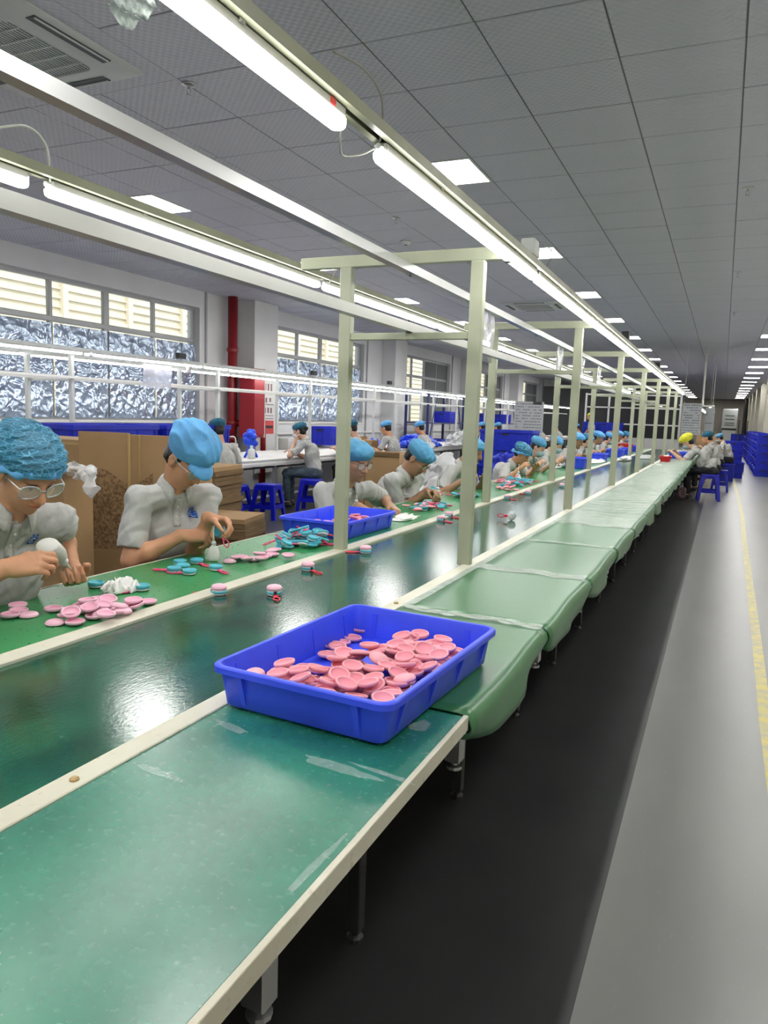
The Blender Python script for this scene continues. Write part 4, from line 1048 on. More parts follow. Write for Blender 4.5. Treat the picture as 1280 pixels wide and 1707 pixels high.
# ------------------------------------------------------------------ trays and crates
def rrect(hx, hy, r, z, n=4, cx=0, cy=0):
    pts = []
    for sx, sy, a0 in ((1, 1, 0), (-1, 1, 90), (-1, -1, 180), (1, -1, 270)):
        for i in range(n+1):
            a = R(a0+90*i/n); pts.append(Vector((cx+sx*(hx-r)+r*math.cos(a), cy+sy*(hy-r)+r*math.sin(a), z)))
    return pts
def tray(name, label, loc, rz, w, l, h, m='tray_blue', cat='tray', ribs=(2, 4), group=None, lip=.014):
    t = thing(name, label, cat, loc, rz, group); X, Y = w/2, l/2; f = .010
    b = MB(); q = lip
    b.loft([rrect(X-q-f-.004, Y-q-f-.004, .022, 0), rrect(X-q-f, Y-q-f, .024, .004), rrect(X-q, Y-q, .028, h-.020), rrect(X, Y, .036, h-.016), rrect(X, Y, .036, h-.003), rrect(X-.003, Y-.003, .035, h), rrect(X-q+.001, Y-q+.001, .028, h), rrect(X-q-.002, Y-q-.002, .026, h-.006), rrect(X-q-f-.003, Y-q-f-.003, .022, .008), rrect(X-q-f-.010, Y-q-f-.010, .02, .005)])
    n = len(rrect(1, 1, .1, 0)); v0 = len(b.v); b.f.append(tuple(range(n))[::-1]); b.m.append(0); b.f.append(tuple(range(v0-n, v0))); b.m.append(0)
    b.obj('shell', m, t, auto=40)
    for sx in (-1, 1):
        for k in range(ribs[1]):
            y = -Y+.085+(l-.17)*k/(ribs[1]-1)
            r_ = MB(); r_.loft([[Vector((sx*(X-q-f-.001), y-.006, .003)), Vector((sx*(X-.002), y-.008, h-.017)), Vector((sx*(X-.002), y+.008, h-.017)), Vector((sx*(X-q-f-.001), y+.006, .003))],
                                [Vector((sx*(X-q-f-.006), y-.006, .003)), Vector((sx*(X-q-.005), y-.008, h-.017)), Vector((sx*(X-q-.005), y+.008, h-.017)), Vector((sx*(X-q-f-.006), y+.006, .003))]], caps=True)
            r_.obj('rib', m, t)
    for sy in (-1, 1):
        for k in range(ribs[0]):
            x = -X+.085+(w-.17)*k/(ribs[0]-1)
            r_ = MB(); r_.loft([[Vector((x-.006, sy*(Y-q-f-.001), .003)), Vector((x-.008, sy*(Y-.002), h-.017)), Vector((x+.008, sy*(Y-.002), h-.017)), Vector((x+.006, sy*(Y-q-f-.001), .003))],
                                [Vector((x-.006, sy*(Y-q-f-.006), .003)), Vector((x-.008, sy*(Y-q-.005), h-.017)), Vector((x+.008, sy*(Y-q-.005), h-.017)), Vector((x+.006, sy*(Y-q-f-.006), .003))]], caps=True)
            r_.obj('rib', m, t)
    return t
ZT = T+.0075
tray('parts_tray', 'large bright blue plastic tray of pink shells in the foreground', (-.767, 1.635, ZT), R(-3), .465, .665, .098)
tray('parts_tray', 'blue plastic tray of pink shells standing behind the left gantry post', (-1.985, 3.79, T+.001), R(-1), .44, .66, .098)
def crate(name, label, loc, rz, w, l, h, m='crate_blue', group=None, cat='crate'):
    """stacking crate: rim, recessed side panels between posts, grip slot"""
    t = thing(name, label, cat, loc, rz, group); X, Y = w/2, l/2; b = MB()
    b.loft([rrect(X-.02, Y-.02, .02, 0, 2), rrect(X-.014, Y-.014, .02, h-.05, 2), rrect(X, Y, .025, h-.045, 2), rrect(X, Y, .025, h, 2), rrect(X-.014, Y-.014, .02, h, 2), rrect(X-.026, Y-.026, .02, .02, 2)], caps=True)
    b.obj('shell', m, t, auto=40)
    r_ = MB()
    for s_ in (-1, 1):
        for k in range(5):
            y = -Y+.06+(l-.12)*k/4; r_.box(s_*(X-.016)-.008, s_*(X-.016)+.008, y-.006, y+.006, .01, h-.045)
        for k in range(4):
            x = -X+.06+(w-.12)*k/3; r_.box(x-.006, x+.006, s_*(Y-.016)-.008, s_*(Y-.016)+.008, .01, h-.045)
        r_.box(s_*(X-.012)-.005, s_*(X-.012)+.005, -Y+.03, Y-.03, h*.45, h*.45+.012)
    r_.obj('rib_grid', m, t)
    g = MB(); g.box(-.055, .055, -Y+.0, -Y+.012, h-.09, h-.06); g.obj('grip', 'dark_gap', t)
    return t
# ------------------------------------------------------------------ macaron shells
def shell_mb(r=.030):
    b = MB()
    prof = [(0, 0), (r*.55, .0008), (r*.85, .0042), (r*.985, .0088), (r, .0118), (r*.965, .0145), (r*.90, .0152), (r*.82, .0135), (r*.76, .0105), (r*.5, .0068), (0, .0062)]
    rings = [[Vector((q*math.cos(2*math.pi*k/18), q*math.sin(2*math.pi*k/18), z)) for k in range(18)] for q, z in prof[1:-1]]
    b.loft(rings[:7], 0); n0 = len(b.v)
    b.f.append(tuple(range(18))[::-1]); b.m.append(0)
    b.loft(rings[6:], 1); n1 = len(b.v); b.f.append(tuple(range(n1-18, n1))); b.m.append(1)
    return b
def shell_proto(name, outer, inner, matl, cat='macaron shell'):
    o = shell_mb().obj(name, [outer, inner], smooth=True); tag(o, 'x', cat); return Proto(o)
PK = shell_proto('macaron_shell', 'pink', 'pink_inner', 0)
PP = shell_proto('macaron_shell', 'pale_pink', 'pale_pink_inner', 0)
def heap(P, cx, cy, rx, ry, n, z0, label, group, seed, rot=0, mind=.030, tilt=24, shape=None, flip=.25, rect=False, scale=1.0, hstep=.0085):
    rnd = random.Random(seed); pl = []; tries = 0
    while len(pl) < n and tries < 6000:
        tries += 1; a = rnd.uniform(0, 6.283); q = math.sqrt(rnd.random())
        x, y = (rnd.uniform(-rx, rx), rnd.uniform(-ry, ry)) if rect else (q*rx*math.cos(a), q*ry*math.sin(a))
        if shape and not shape(x/rx, y/ry): continue
        X, Y = cx+x*math.cos(rot)-y*math.sin(rot), cy+x*math.sin(rot)+y*math.cos(rot)
        near = [p for p in pl if math.hypot(p[0]-X, p[1]-Y) < .054*scale]
        if any(math.hypot(p[0]-X, p[1]-Y) < mind*.45 and abs(p[2]) >= 0 for p in near if len(near) > 3): continue
        z = z0+max([p[2]-z0+(.056*scale-math.hypot(p[0]-X, p[1]-Y))/.056*.020+.002 for p in near], default=0)
        if z > z0+.055: continue
        pl.append((X, Y, z)); tl = tilt if near else 0
        fl = rnd.random() < flip
        ax = rnd.uniform(0, 6.28); t_ = R(rnd.uniform(.3, 1)*tl) if tl else 0
        rot3 = (Matrix.Rotation(t_, 3, Vector((math.cos(ax), math.sin(ax), 0))) @ Matrix.Rotation(math.pi if fl else 0, 3, 'X') @ Matrix.Rotation(rnd.uniform(0, 6), 3, 'Z')).to_euler()
        P.put((X, Y, z+(.0152 if fl else 0)+abs(math.sin(t_))*.013), rot3, label=label+(', dome side up' if fl else ', open side up'), group=group+(', upside down' if fl else ', open side up'), scale=scale)
    return pl
G1 = 'pink shells in the large foreground tray'
c_, s_ = math.cos(R(-3)), math.sin(R(-3))
def inpile(u, v):   # leaves the left-hand floor of the tray bare, like the photo
    x, y = u, v
    if x < -.35 and y > -.40: return False
    if x < .05 and y > .10 and x+.9*y < .35: return False
    return abs(x) < .98 and abs(y) < .98
heap(PK, -.767, 1.635, .168, .266, 150, ZT+.0065, 'pink shell half in the pile in the foreground tray', G1, 4, rot=R(-3), shape=lambda u, v: (u > -.40+.55*max(0, v) or v < -.62) and not (u > .75 and v > .8), rect=True, scale=.88)
for i, (px, py) in enumerate(((458, 1132), (492, 1122), (470, 1138), (508, 1116), (545, 1096), (562, 1085), (570, 1074), (556, 1080), (598, 1056), (588, 1066), (480, 1142), (520, 1142), (530, 1120))):
    p = at(px, py, 2, ZT+.01); PK.put((p.x, max(p.y, 1.372), ZT+.0065+.004*(i % 3)), (R(random.uniform(-6, 6)), R(random.uniform(-6, 6)), 0), label='pink macaron shell half lying open on the bare floor of the foreground tray', group='pink shells on the bare tray floor', scale=.88)
heap(PK, -1.99, 3.80, .12, .25, 46, T+.0075, 'pink shell half in the tray behind the left post', 'pink shells in the tray behind the left post', 8, shape=lambda u, v: v-u*.5 < .7, mind=.03)
near1 = [(17, 1026), (30, 1010), (48, 1024), (31, 1019), (89, 1016), (92, 1037), (125, 1038), (112, 1027), (118, 1022), (158, 1028), (168, 1022), (150, 1014), (140, 1018), (135, 1010), (172, 1010), (183, 1014), (190, 1022), (146, 1003), (165, 1000), (180, 1000), (200, 1010), (213, 1012), (228, 1010), (222, 1003), (247, 1004), (205, 1018), (176, 1026), (160, 1012)]
for i, (px, py) in enumerate(near1):
    lone = i < 7
    k = 0 if lone else (i % 3)
    p = at(px, py, 2, T+.008+k*.011)
    lb = ['leftmost pale pink shell half near the left edge of the photo', 'pale pink shell half farthest back of the loose four', 'pale pink flat-side-up shell beside the leftmost one', 'pale pink shell half overlapping in the loose four', 'single pale pink shell half lying alone in front of the nearest man', 'pale pink shell lying upside down near the cream strip', 'pale pink shell half closest to the cream strip'][i] if lone else 'pale pink shell half in the pile around the crumpled tissue'
    fl = i in (2, 5) or (i > 7 and i % 5 == 0)
    PP.put((p.x, p.y, T+.0015+k*.012+(.0152 if fl else 0)), ((math.pi if fl else 0)+R(random.uniform(-8, 8)*(k > 0)*2), R(random.uniform(-9, 9)*(k > 0)*2), 0), label=lb, group=None if lone else 'pale pink shells around the tissue')
for i, (px, py) in enumerate(((383, 935), (396, 933), (402, 929), (412, 935), (424, 932), (432, 927), (443, 928), (452, 921), (459, 917), (480, 930), (455, 925), (436, 935))):
    p = at(px, py, 2, T+.008); fl = i in (0, 4, 7)
    PP.put((p.x, p.y, T+.0015+.010*(i % 2)+(.0152 if fl else 0)), ((math.pi if fl else 0)+R(random.uniform(-10, 10)*(i % 2)), R(random.uniform(-10, 10)*(i % 2)), 0), label='pale pink shell half in the row beside the standing glue bottle' if i != 9 else 'single pale pink shell half next to the cream strip by the cyan pile', group='pink shells in the row by the bottle' if i != 9 else None)
# ------------------------------------------------------------------ macaron charms
def strap_parts(t, m, x0=.026, kind=1):
    b = MB(); L_ = .048; w = .0115; pts = []
    for k in range(16):
        a = 2*math.pi*k/16; pts.append((x0+.022+L_/2+(L_/2)*math.cos(a), w*math.sin(a), .004))
    b.tube(pts, .0028, 6, closed=True); b.obj('carabiner_loop', m, t, smooth=True)
    MB().cbox(x0-.004, x0+.022, -.008, .008, .002, .008, .0015).obj('strap_tab', m, t)
def full_charm():
    t = thing('macaron_charm', 'x', 'macaron charm')
    MB().lathe([(0, 0), (.022, 0), (.0262, .0025), (.0270, .0055), (.0262, .007)], 18).obj('base', 'cream_filling', t, smooth=True)
    MB().lathe([(.0262, .006), (.0292, .009), (.0296, .013), (.0285, .0165), (.0262, .0175)], 18).obj('lower_shell', 'cyan', t, smooth=True)
    MB().lathe([(.027, .0155), (.0275, .0165), (.0262, .0185), (.0275, .0205), (.027, .0215)], 18).obj('filling', 'cream_filling', t, smooth=True)
    MB().lathe([(.027, .0215), (.0295, .0235), (.0292, .029), (.0255, .0355), (.016, .039), (0, .040)], 18).obj('upper_shell', 'pale_pink', t, smooth=True)
    strap_parts(t, 'red_strap'); MB().cbox(.022, .03, -.006, .006, .008, .02, .001).obj('clasp', 'black_plastic', t); return t
FC = Proto(full_charm())
def half_charm(m='red_strap'):
    t = thing('cyan_half_charm', 'x', 'macaron charm')
    MB().lathe([(.0, 0), (.020, 0), (.0265, .004), (.0275, .008)], 16).obj('base', 'cream_filling', t, smooth=True)
    MB().lathe([(.0265, .008), (.029, .011), (.0295, .016), (.0285, .0205), (.0265, .0225), (.0245, .0215), (.0225, .017), (.015, .015), (0, .0145)], 18).obj('shell', 'cyan', t, smooth=True)
    strap_parts(t, m); return t
HC1 = Proto(half_charm('red_strap')); HC2 = Proto(half_charm('rose_strap'))
cs = MB(); pr = [(.0, 0), (.016, .0008), (.0255, .0042), (.0292, .0088), (.030, .0118), (.029, .0145), (.027, .0152), (.0246, .0135), (.0228, .0105), (.015, .0068), (0, .0062)]
csh = tag(shell_mb().obj('macaron_shell', ['cyan', 'cyan_inner'], smooth=True), 'x', 'macaron shell'); CY = Proto(csh)
belt_z = T-.0055
for (px, py), rz, lb in (((365, 991), 205, 'macaron charm on the belt nearest the tissue pile, red loop toward the left'), ((457, 992), -50, 'macaron charm standing in the middle of the belt, red loop in front'),
        ((513, 951), -22, 'macaron charm on the belt by the left post foot, red loop to the right'), ((609, 922), 205, 'macaron charm on the belt below the blue tray corner, red loop to the left'),
        ((735, 869), -20, 'grey-blue macaron charm on the belt left of the right post, red strap to the right'), ((748, 862), -20, 'second macaron charm at the belt edge just behind, with long red strap'),
        ((845, 832), -15, 'distant macaron charm on the belt with a flat red strap'), ((880, 824), 200, 'farther macaron charm on the belt behind the left second post'), ((937, 812), 10, 'tiny macaron charm far along the belt')):
    p = at(px, py, 2, belt_z); FC.put((p.x, p.y, belt_z), (0, 0, R(rz)), label=lb)
p = at(852, 868, 2, belt_z); FC.put((p.x, p.y, belt_z+.029), (R(80), 0, R(190)), label='macaron charm lying on its side on the belt right of the right post')
for (px, py), rz, lb in (((300, 938), -60, 'cyan half charm at the back left of the group in front of the second man'), ((328, 936), -20, 'cyan half charm at the back right of that group'), ((290, 950), 190, 'cyan half charm front left with a red tab to the left'), ((305, 945), 240, 'cyan half charm in the middle of that group'), ((316, 954), 200, 'cyan half charm in the front of that group'),
        ((360, 947), -25, 'single cyan half charm with a red loop to the right, near the bottle'), ((160, 975), 20, 'cyan half charm behind the nearest man hand'), ((237, 980), -110, 'cyan half charm right of the crumpled tissue')):
    p = at(px, py, 2, T+.01); HC2.put((p.x, p.y, T+.001), (0, 0, R(rz)), label=lb)
def charm_heap(cx, cy, rx, ry, n, label, group, seed, zmax=.06):
    rnd = random.Random(seed); pl = []
    for i in range(n):
        for _ in range(60):
            a = rnd.uniform(0, 6.283); q = math.sqrt(rnd.random()); X, Y = cx+q*rx*math.cos(a), cy+q*ry*math.sin(a)
            near = [p for p in pl if math.hypot(p[0]-X, p[1]-Y) < .052]
            z = T+.001+max([p[2]-T+(.054-math.hypot(p[0]-X, p[1]-Y))/.054*.02 for p in near], default=0)
            if z < T+zmax: break
        pl.append((X, Y, z)); k = rnd.random(); P = CY if k < .35 else HC1 if k < .7 else HC2
        tl = 28 if near else 3
        nm = 'cyan macaron shell half' if P is CY else 'cyan half charm with a red loop' if P is HC1 else 'cyan half charm with a rose loop'
        P.put((X, Y, z), (R(rnd.uniform(-tl, tl)), R(rnd.uniform(-tl, tl)), rnd.uniform(0, 6.28)), label=nm+' '+label, group=(nm.replace('shell half', 'shell halves').replace('half charm', 'half charms')+' '+group))
charm_heap(-1.915, 3.25, .10, .15, 40, 'in the heap by the left post foot', 'in the heap by the left post', 5)
charm_heap(-1.93, 5.12, .10, .22, 22, 'in the small heap before the fourth man', 'in the heap before the fourth man', 6, .035)
charm_heap(-1.95, 6.05, .10, .20, 20, 'in the heap left of the right post', 'in the heap left of the right post', 7, .035)
charm_heap(-1.93, 7.65, .13, .45, 60, 'in the long heap before the hairnet woman', 'in the long heap before the hairnet woman', 9, .05)
for k, (x, y, n, lb) in enumerate(((-1.84, 6.95, 9, 'in the loose row near the second left post'), (-1.95, 4.95, 7, 'among the cyan charms before the fourth man'), (-1.93, 5.95, 6, 'among the cyan charms left of the right post'), (-1.98, 7.35, 12, 'in the long mixed heap before the hairnet woman'))):
    heap(PK, x, y, .09, .16, n, T+.0015+(.02 if k else 0), 'pink shell half '+lb, 'pink shells '+lb, 30+k)
# ------------------------------------------------------------------ rags, glue bottles
def rag(name, label, cat, x, y, z, rx, ry, h, seed, m='rag', vox=.0045):
    F = Field(); rnd = random.Random(seed)
    for k in range(7):
        a = rnd.uniform(0, 6.28); q = rnd.uniform(.2, .6); F.ell((x+rx*q*math.cos(a), y+ry*q*math.sin(a), z+h*rnd.uniform(.15, .5)), (rx*rnd.uniform(.4, .65), ry*rnd.uniform(.4, .65), h*rnd.uniform(.3, .55)), None, .012)
    F.ell((x, y, z+h*.12), (rx, ry, h*.22), None, .01)
    q_ = min(4.5, max(.8, h/.06)); cr = creases(.0065*q_, 48/q_, seed, True); cr2 = creases(.0012*q_, 110/q_, seed+1, True); F.post.append(lambda P, d: d+cr(P)+cr2(P)); F.cut((x, y, z+.001), (0, 0, -1))
    F.pts.append(A(x, y, z+h*1.3)); return tag(F.obj(name, m, vox), label, cat)
p = at(205, 985, 2, T); rag('tissue', 'crumpled white tissue among the pale pink shells', 'tissue', p.x, p.y, T, .055, .075, .052, 3, vox=.003)
p = at(672, 866, 2, T); rag('cloth', 'folded white cloth under the hand of the man behind the left post', 'cloth', p.x, p.y+.02, T, .07, .15, .035, 4, vox=.004)
p = at(770, 812, 2, T); rag('cloth', 'cream bundle of small parts left of the right post', 'cloth', p.x, p.y+.1, T, .08, .2, .06, 5, vox=.006)
for k, (px, py, lb) in enumerate(((855, 782, 'white cloth beside the hairnet woman heap'), (928, 775, 'white cloth bundle before the masked women'), (995, 768, 'white cloth bundle beside the first far blue bin'), (1040, 764, 'white cloth pile near the far blue bins'))):
    p = at(px, py, 2, T+.03); rag('cloth', lb, 'cloth', p.x, p.y, T, .12, .42, .075, 10+k, vox=.011)
def glue_bottle(label, loc, rot=(0, 0, 0), sc=1.0):
    t = thing('glue_bottle', label, 'bottle', loc); t.rotation_euler = rot; t.scale = (sc,)*3
    MB().lathe([(0, 0), (.021, 0), (.0245, .003), (.0255, .02), (.0245, .038), (.019, .056), (.010, .067), (.0085, .072), (0, .072)], 20, sx=1, sy=.72).obj('body', 'bottle', t, smooth=True)
    MB().lathe([(.0, .07), (.0105, .07), (.0105, .080), (.0065, .086), (0, .086)], 14).obj('collar', 'white_plastic', t, smooth=True)
    MB().lathe([(0, .084), (.0055, .084), (.0030, .105), (.0012, .142), (0, .142)], 10).obj('nozzle', 'bottle', t, smooth=True)
    MB().lathe([(0, .002), (.0225, .004), (.0228, .026), (0, .026)], 16, sx=.9, sy=.62).obj('glue', 'glue', t)
    return t
p = at(356, 935, 2, T); glue_bottle('white glue bottle with needle tip standing in front of the second man', (p.x, p.y, T+.001), (0, 0, R(20)), 1.04)
p = at(619, 850, 2, T); glue_bottle('white glue bottle standing behind the second blue tray', (-2.20, 4.43, T+.001), (0, 0, R(20)), 1.2)
p = at(729, 833, 2, T); glue_bottle('white glue bottle standing before the fourth man', (p.x, p.y, T+.001), (0, 0, R(20)), 1.2)
p = at(863, 803, 2, T); glue_bottle('small distant glue bottle inside the long cyan heap', (p.x, p.y, T+.001), (0, 0, R(20)), 1.3)
# ------------------------------------------------------------------ far end of the line: bins
for k, (px, py, w, l, h, m, lb) in enumerate(((970, 772, .3, .42, .15, 'tray_blue', 'blue bin on the work board beyond the white cloths, nearest of the far bins'), (1008, 762, .3, .45, .14, 'tray_blue', 'second of the far blue bins on the work board'), (1030, 752, .34, .6, .15, 'tray_blue', 'third of the far blue bins, before the distant workers'),
        (1045, 748, .3, .5, .14, 'tray_blue', 'fourth of the far blue bins'), (1075, 740, .3, .5, .14, 'tray_blue', 'farthest blue bin at the end of the work board'))):
    p = at(px, py, 2, T+.1); tray('parts_tray', lb, (max(-2.05, min(-1.9, p.x)), [11.0, 13.0, 15.2, 16.6, 18.6][k], T+.001), 0, w, l, h, m, ribs=(2, 3))
tray('parts_tray', 'blue tray under the arms of the woman in yellow at the line end', (-.73, 15.95, ZT), 0, .42, .62, .12, 'tray_blue', ribs=(2, 3))
tray('red_bin', 'small bright red bin in front of the woman in yellow', (-.90, 14.25, ZT), 0, .20, .34, .10, 'red_crate', ribs=(2, 3), cat='bin')
rag('cloth', 'white paper heaped in the small red bin', 'cloth', -.90, 14.25, ZT+.055, .07, .13, .06, 40, vox=.01)
tray('red_bin', 'long red bin on the left board near the distant workers', (-1.98, 17.6, T+.001), 0, .3, .5, .2, 'red_crate', ribs=(2, 3), cat='bin')
rag('bagged_parts', 'grey heap of bagged parts on the belt near the far posts', 'bag', -1.35, 15.3, T-.004, .18, .35, .09, 41, 'plastic_bag', vox=.012)
# ------------------------------------------------------------------ stools
def stool(label, loc, rz, h=.46, m='stool_blue'):
    t = thing('plastic_stool', label, 'stool', loc, rz); s0, s1 = .135, .185
    b = MB(); b.loft([rrect(s0+.004, s0+.004, .03, h-.035), rrect(s0+.006, s0+.006, .03, h-.012), rrect(s0, s0, .03, h), rrect(s0-.03, s0-.03, .02, h+.001)], caps=True); b.obj('seat', m, t, auto=40)
    for sx in (-1, 1):
        for sy in (-1, 1):
            def ring(z, s, w): x, y = sx*s, sy*s; return [Vector((x, y, z)), Vector((x-sx*w, y, z)), Vector((x-sx*w, y-sy*.02, z)), Vector((x-sx*.02, y-sy*.02, z)), Vector((x-sx*.02, y-sy*w, z)), Vector((x, y-sy*w, z))]
            g = MB(); g.loft([ring(0, s1, .05), ring(h*.45, s0+(s1-s0)*.55, .052), ring(h-.035, s0+.003, .075)], caps=True); g.obj('leg', m, t)
    for a in range(4):
        M_ = Matrix.Rotation(R(90*a), 4, 'Z'); q = s0+(s1-s0)*.62
        MB().box(-q+.03, q-.03, q-.012, q-.002, h*.30, h*.42, M=M_).obj('stretcher', m, t)
        q = s0+.004; MB().box(-q+.03, q-.03, q-.012, q-.002, h-.075, h-.03, M=M_).obj('apron', m, t)
    return t
stool('empty dark blue plastic stool in front of the white table, right one', (-5.42, 8.28, 0), R(8))
stool('empty dark blue plastic stool in front of the white table, left one behind', (-5.72, 7.95, 0), R(5), .45)
stool('dark blue plastic stool the pale-shirted worker sits on', (-5.20, 7.05, 0), R(60))
stool('dark blue plastic stool under the woman in yellow', (-.16, 15.5, 0), R(4), .50).scale = (1.15, 1.15, 1)
stool('dark blue plastic stool under the teal cap person', (.03, 17.75, 0), R(0), .47)
stool('dark blue plastic stool under the woman propping her cheek', (-5.36, 9.32, 0), R(15))
# crates at the far right end
def crate_stack(lb, x, y, n, w, l, h, z0=0, m='crate_blue', grp=None):
    for k in range(n):
        o = crate('plastic_crate', '%s, %s' % (lb, ['bottom one', 'second from the floor', 'third from the floor', 'fourth from the floor', 'fifth from the floor', 'sixth from the floor', 'seventh from the floor'][k]), (x, y, z0+k*(h+.001)), 0, w, l, h, m)
crate_stack('wide blue crate behind the far stools', .22, 25.9, 1, .95, .6, .30)
crate_stack('blue crate stacked on the wide one', .34, 25.9, 3, .55, .5, .22, .302)
crate_stack('blue crate beside the two sky blue caps', .10, 21.3, 2, .5, .5, .22)
crate_stack('blue crate under the farther sky blue cap', .34, 22.8, 2, .5, .5, .22)
ys_ = [24.6, 26.2, 27.8, 29.6, 31.6, 33.8, 36.2, 39, 42]
for k, y in enumerate(ys_):
    crate_stack('blue crate in the %s tall stack along the right wall' % ['first', 'second', 'third', 'fourth', 'fifth', 'sixth', 'seventh', 'eighth', 'ninth'][k], 1.13+.012*(k % 2), y, 5 if k < 7 else 4, .42, 1.1, .245)
crate_stack('small blue crate far off beside the trolley', .75, 50, 4, .6, .8, .24)
crate_stack('red crate low between the far blue stacks', .98, 45, 3, .3, .5, .2, 0, 'red_crate')
tr = thing('hand_truck', 'dark upright hand truck handle far off by the right wall', 'hand truck', (1.0, 46.5, 0))
b = MB(); b.tube([(-.22, 0, .1), (-.22, 0, 1.75), (.22, 0, 1.75), (.22, 0, .1)], .025, 6); b.obj('handle_frame', 'dark_steel', tr); MB().box(-.26, .26, -.3, .05, .06, .10).obj('toe_plate', 'dark_steel', tr)
for q in (-.24, .24): MB().lathe([(0, -.02), (.1, -.02), (.1, .02), (0, .02)], 14, M=Matrix.Translation((q, .04, .1)) @ Matrix.Rotation(R(90), 4, 'Y')).obj('wheel', 'black_plastic', tr)
ct = thing('machine_cabinet', 'tall grey vented machine cabinet at the far end wall', 'cabinet', (.35, 57.6, 0))
MB().cbox(-.42, .42, -.4, .4, .25, 1.15, .02).obj('lower_body', 'white_metal', ct); MB().cbox(-.48, .48, -.45, .45, 1.25, 2.55, .02).obj('upper_body', 'grey_rack', ct); MB().box(-.46, .46, -.42, .42, 2.55, 2.62).obj('top_plate', 'white_plastic', ct)
for k, z in enumerate((1.45, 1.6, 1.85, 2.1)): MB().box(-.3, .3, -.462, -.45, z, z+.05).obj('vent', 'dark_gap', ct)
MB().box(-.4, .4, -.38, .38, 0, .25).obj('plinth', 'dark_gap', ct)
MB().box(-.45, .45, -.42, .42, 1.15, 1.25).obj('neck', 'dark_gap', ct)
# paper notice boards, hanging pole, far lamp
def notice(label, x, y, z0, z1, w, rows, rz=0, seed=1):
    t = thing('notice_board', label, 'notice board', (x, y, 0), rz); rnd = random.Random(seed)
    MB().cbox(-w/2, w/2, -.01, .01, z0, z1, .003).obj('sheet', 'whiteboard', t)
    ink = MB(); h = z1-z0
    for i in range(rows):
        z = z1-h*(i+.8)/(rows+.5); x0 = -w*.44
        while x0 < w*.40:
            l = rnd.uniform(.015, .06)
            if rnd.random() < .75: ink.box(x0, min(w*.44, x0+l), -.0115, -.0101, z-h*.012, z+h*.012)
            x0 += l+.012
    o = ink.obj('printed_rows', 'board_ink', t); return t
nt = notice('white sheet of printed rows hanging at the end of the line', -.735, 19.9, 1.18, 1.95, .44, 12, seed=3)
MB().tube([(-.2, 0, 1.95), (-.2, 0, CEIL)], .004, 4).obj('hanging_wire', 'light_wire', nt); MB().tube([(.2, 0, 1.95), (.2, 0, CEIL)], .004, 4).obj('hanging_wire', 'light_wire', nt)
n2 = notice('bright folded white sheet beside the printed one at the line end', -.33, 20.2, 1.12, 1.86, .22, 3, R(-20), 5)
MB().tube([(0, 0, 1.86), (0, 0, CEIL)], .004, 4).obj('hanging_wire', 'light_wire', n2)
hp_ = thing('ceiling_pole', 'slim white pole hanging from the ceiling over the line end', 'pole', (-.56, 22.0, 0))
MB().cbox(-.018, .018, -.018, .018, 1.95, CEIL, .003).obj('pole', 'white_metal', hp_); MB().cbox(-.05, .05, -.05, .05, CEIL-.02, CEIL, .003).obj('base_plate', 'white_metal', hp_)
MB().cbox(-.6, .3, -.02, .02, 1.93, 1.96, .003).obj('cross_arm', 'white_metal', hp_)
for k in range(10):
    BL.put(((-.36, -.66)[k % 2], 21.3+1.86*(k//2), 1.895), label='%s lamp in the %s row past the line end' % (['nearest', 'second', 'third', 'fourth', 'fifth'][k//2], 'right' if k % 2 == 0 else 'left'))
rr2 = thing('far_lamp_rail', 'short distant lamp rail past the end of the line', 'lamp rail', (0, 0, 0))
MB().box(-.70, -.32, 21.25, 21.3, 1.92, 1.95).obj('cross_rail', 'grey_rack', rr2); MB().box(-.38, -.34, 21.3, 30.6, 1.922, 1.95).obj('side_rail', 'grey_rack', rr2); MB().box(-.68, -.64, 21.3, 30.6, 1.922, 1.95).obj('side_rail', 'grey_rack', rr2); MB().box(-.70, -.32, 30.6, 30.65, 1.92, 1.95).obj('cross_rail', 'grey_rack', rr2)
for x in (-.64, -.34): MB().box(x-.006, x+.006, 24.4, 24.42, 1.96, CEIL).obj('hanger', 'grey_rack', rr2)
# standing notice board in the rear
nb_ = notice('grey notice board on a stand behind the big blue crate', -3.85, 16.0, 1.14, 1.80, .62, 10, R(14), 9)
for q in (-.25, .25): MB().box(q-.015, q+.015, -.01, .02, 0, 1.12).obj('stand_leg', 'grey_rack', nb_)
MB().cbox(.08, .26, -.02, .0, 1.74, 1.80, .003).obj('clip', 'black_plastic', nb_)
# ------------------------------------------------------------------ cardboard behind the workers
def cboard(name, label, a, b, z0, z1, th=.012, m='cardboard'):
    t = thing(name, label, 'cardboard', (a[0], a[1], 0), math.atan2(b[1]-a[1], b[0]-a[0])); w = math.hypot(b[0]-a[0], b[1]-a[1])
    return t, w
t, w = cboard('folded_carton', 'tall folded cardboard carton standing behind the two nearest men', (-3.95, 3.72), (-3.22, 3.97), 0, 1.24)
MB().cbox(0, w*.46, -.008, .008, 0, 1.245, .002).obj('panel', 'cardboard', t); MB().cbox(w*.46, w*1.06, -.004, .012, 0, 1.235, .002).obj('panel', 'cardboard', t)
MB().cbox(w*.45, w*.475, -.02, -.004, 0, 1.24, .003).obj('fold_edge', 'kraft_tape', t); MB().cbox(w*.55, w*.56, -.014, -.002, .4, 1.235, .002).obj('fold_edge', 'kraft_tape', t)
MB().grid(lambda u, v: (w*.06+w*.62*u, -.0095-(.006 if u > .64 else 0), .45+v*(.50+.05*math.sin(u*7))), 12, 4).obj('stained_area', 'cardboard_stain', t)
t = thing('fragile_carton', 'cardboard carton marked FRAGIL beside the nearest man', 'carton', (-3.95, 3.06, 0), R(14))
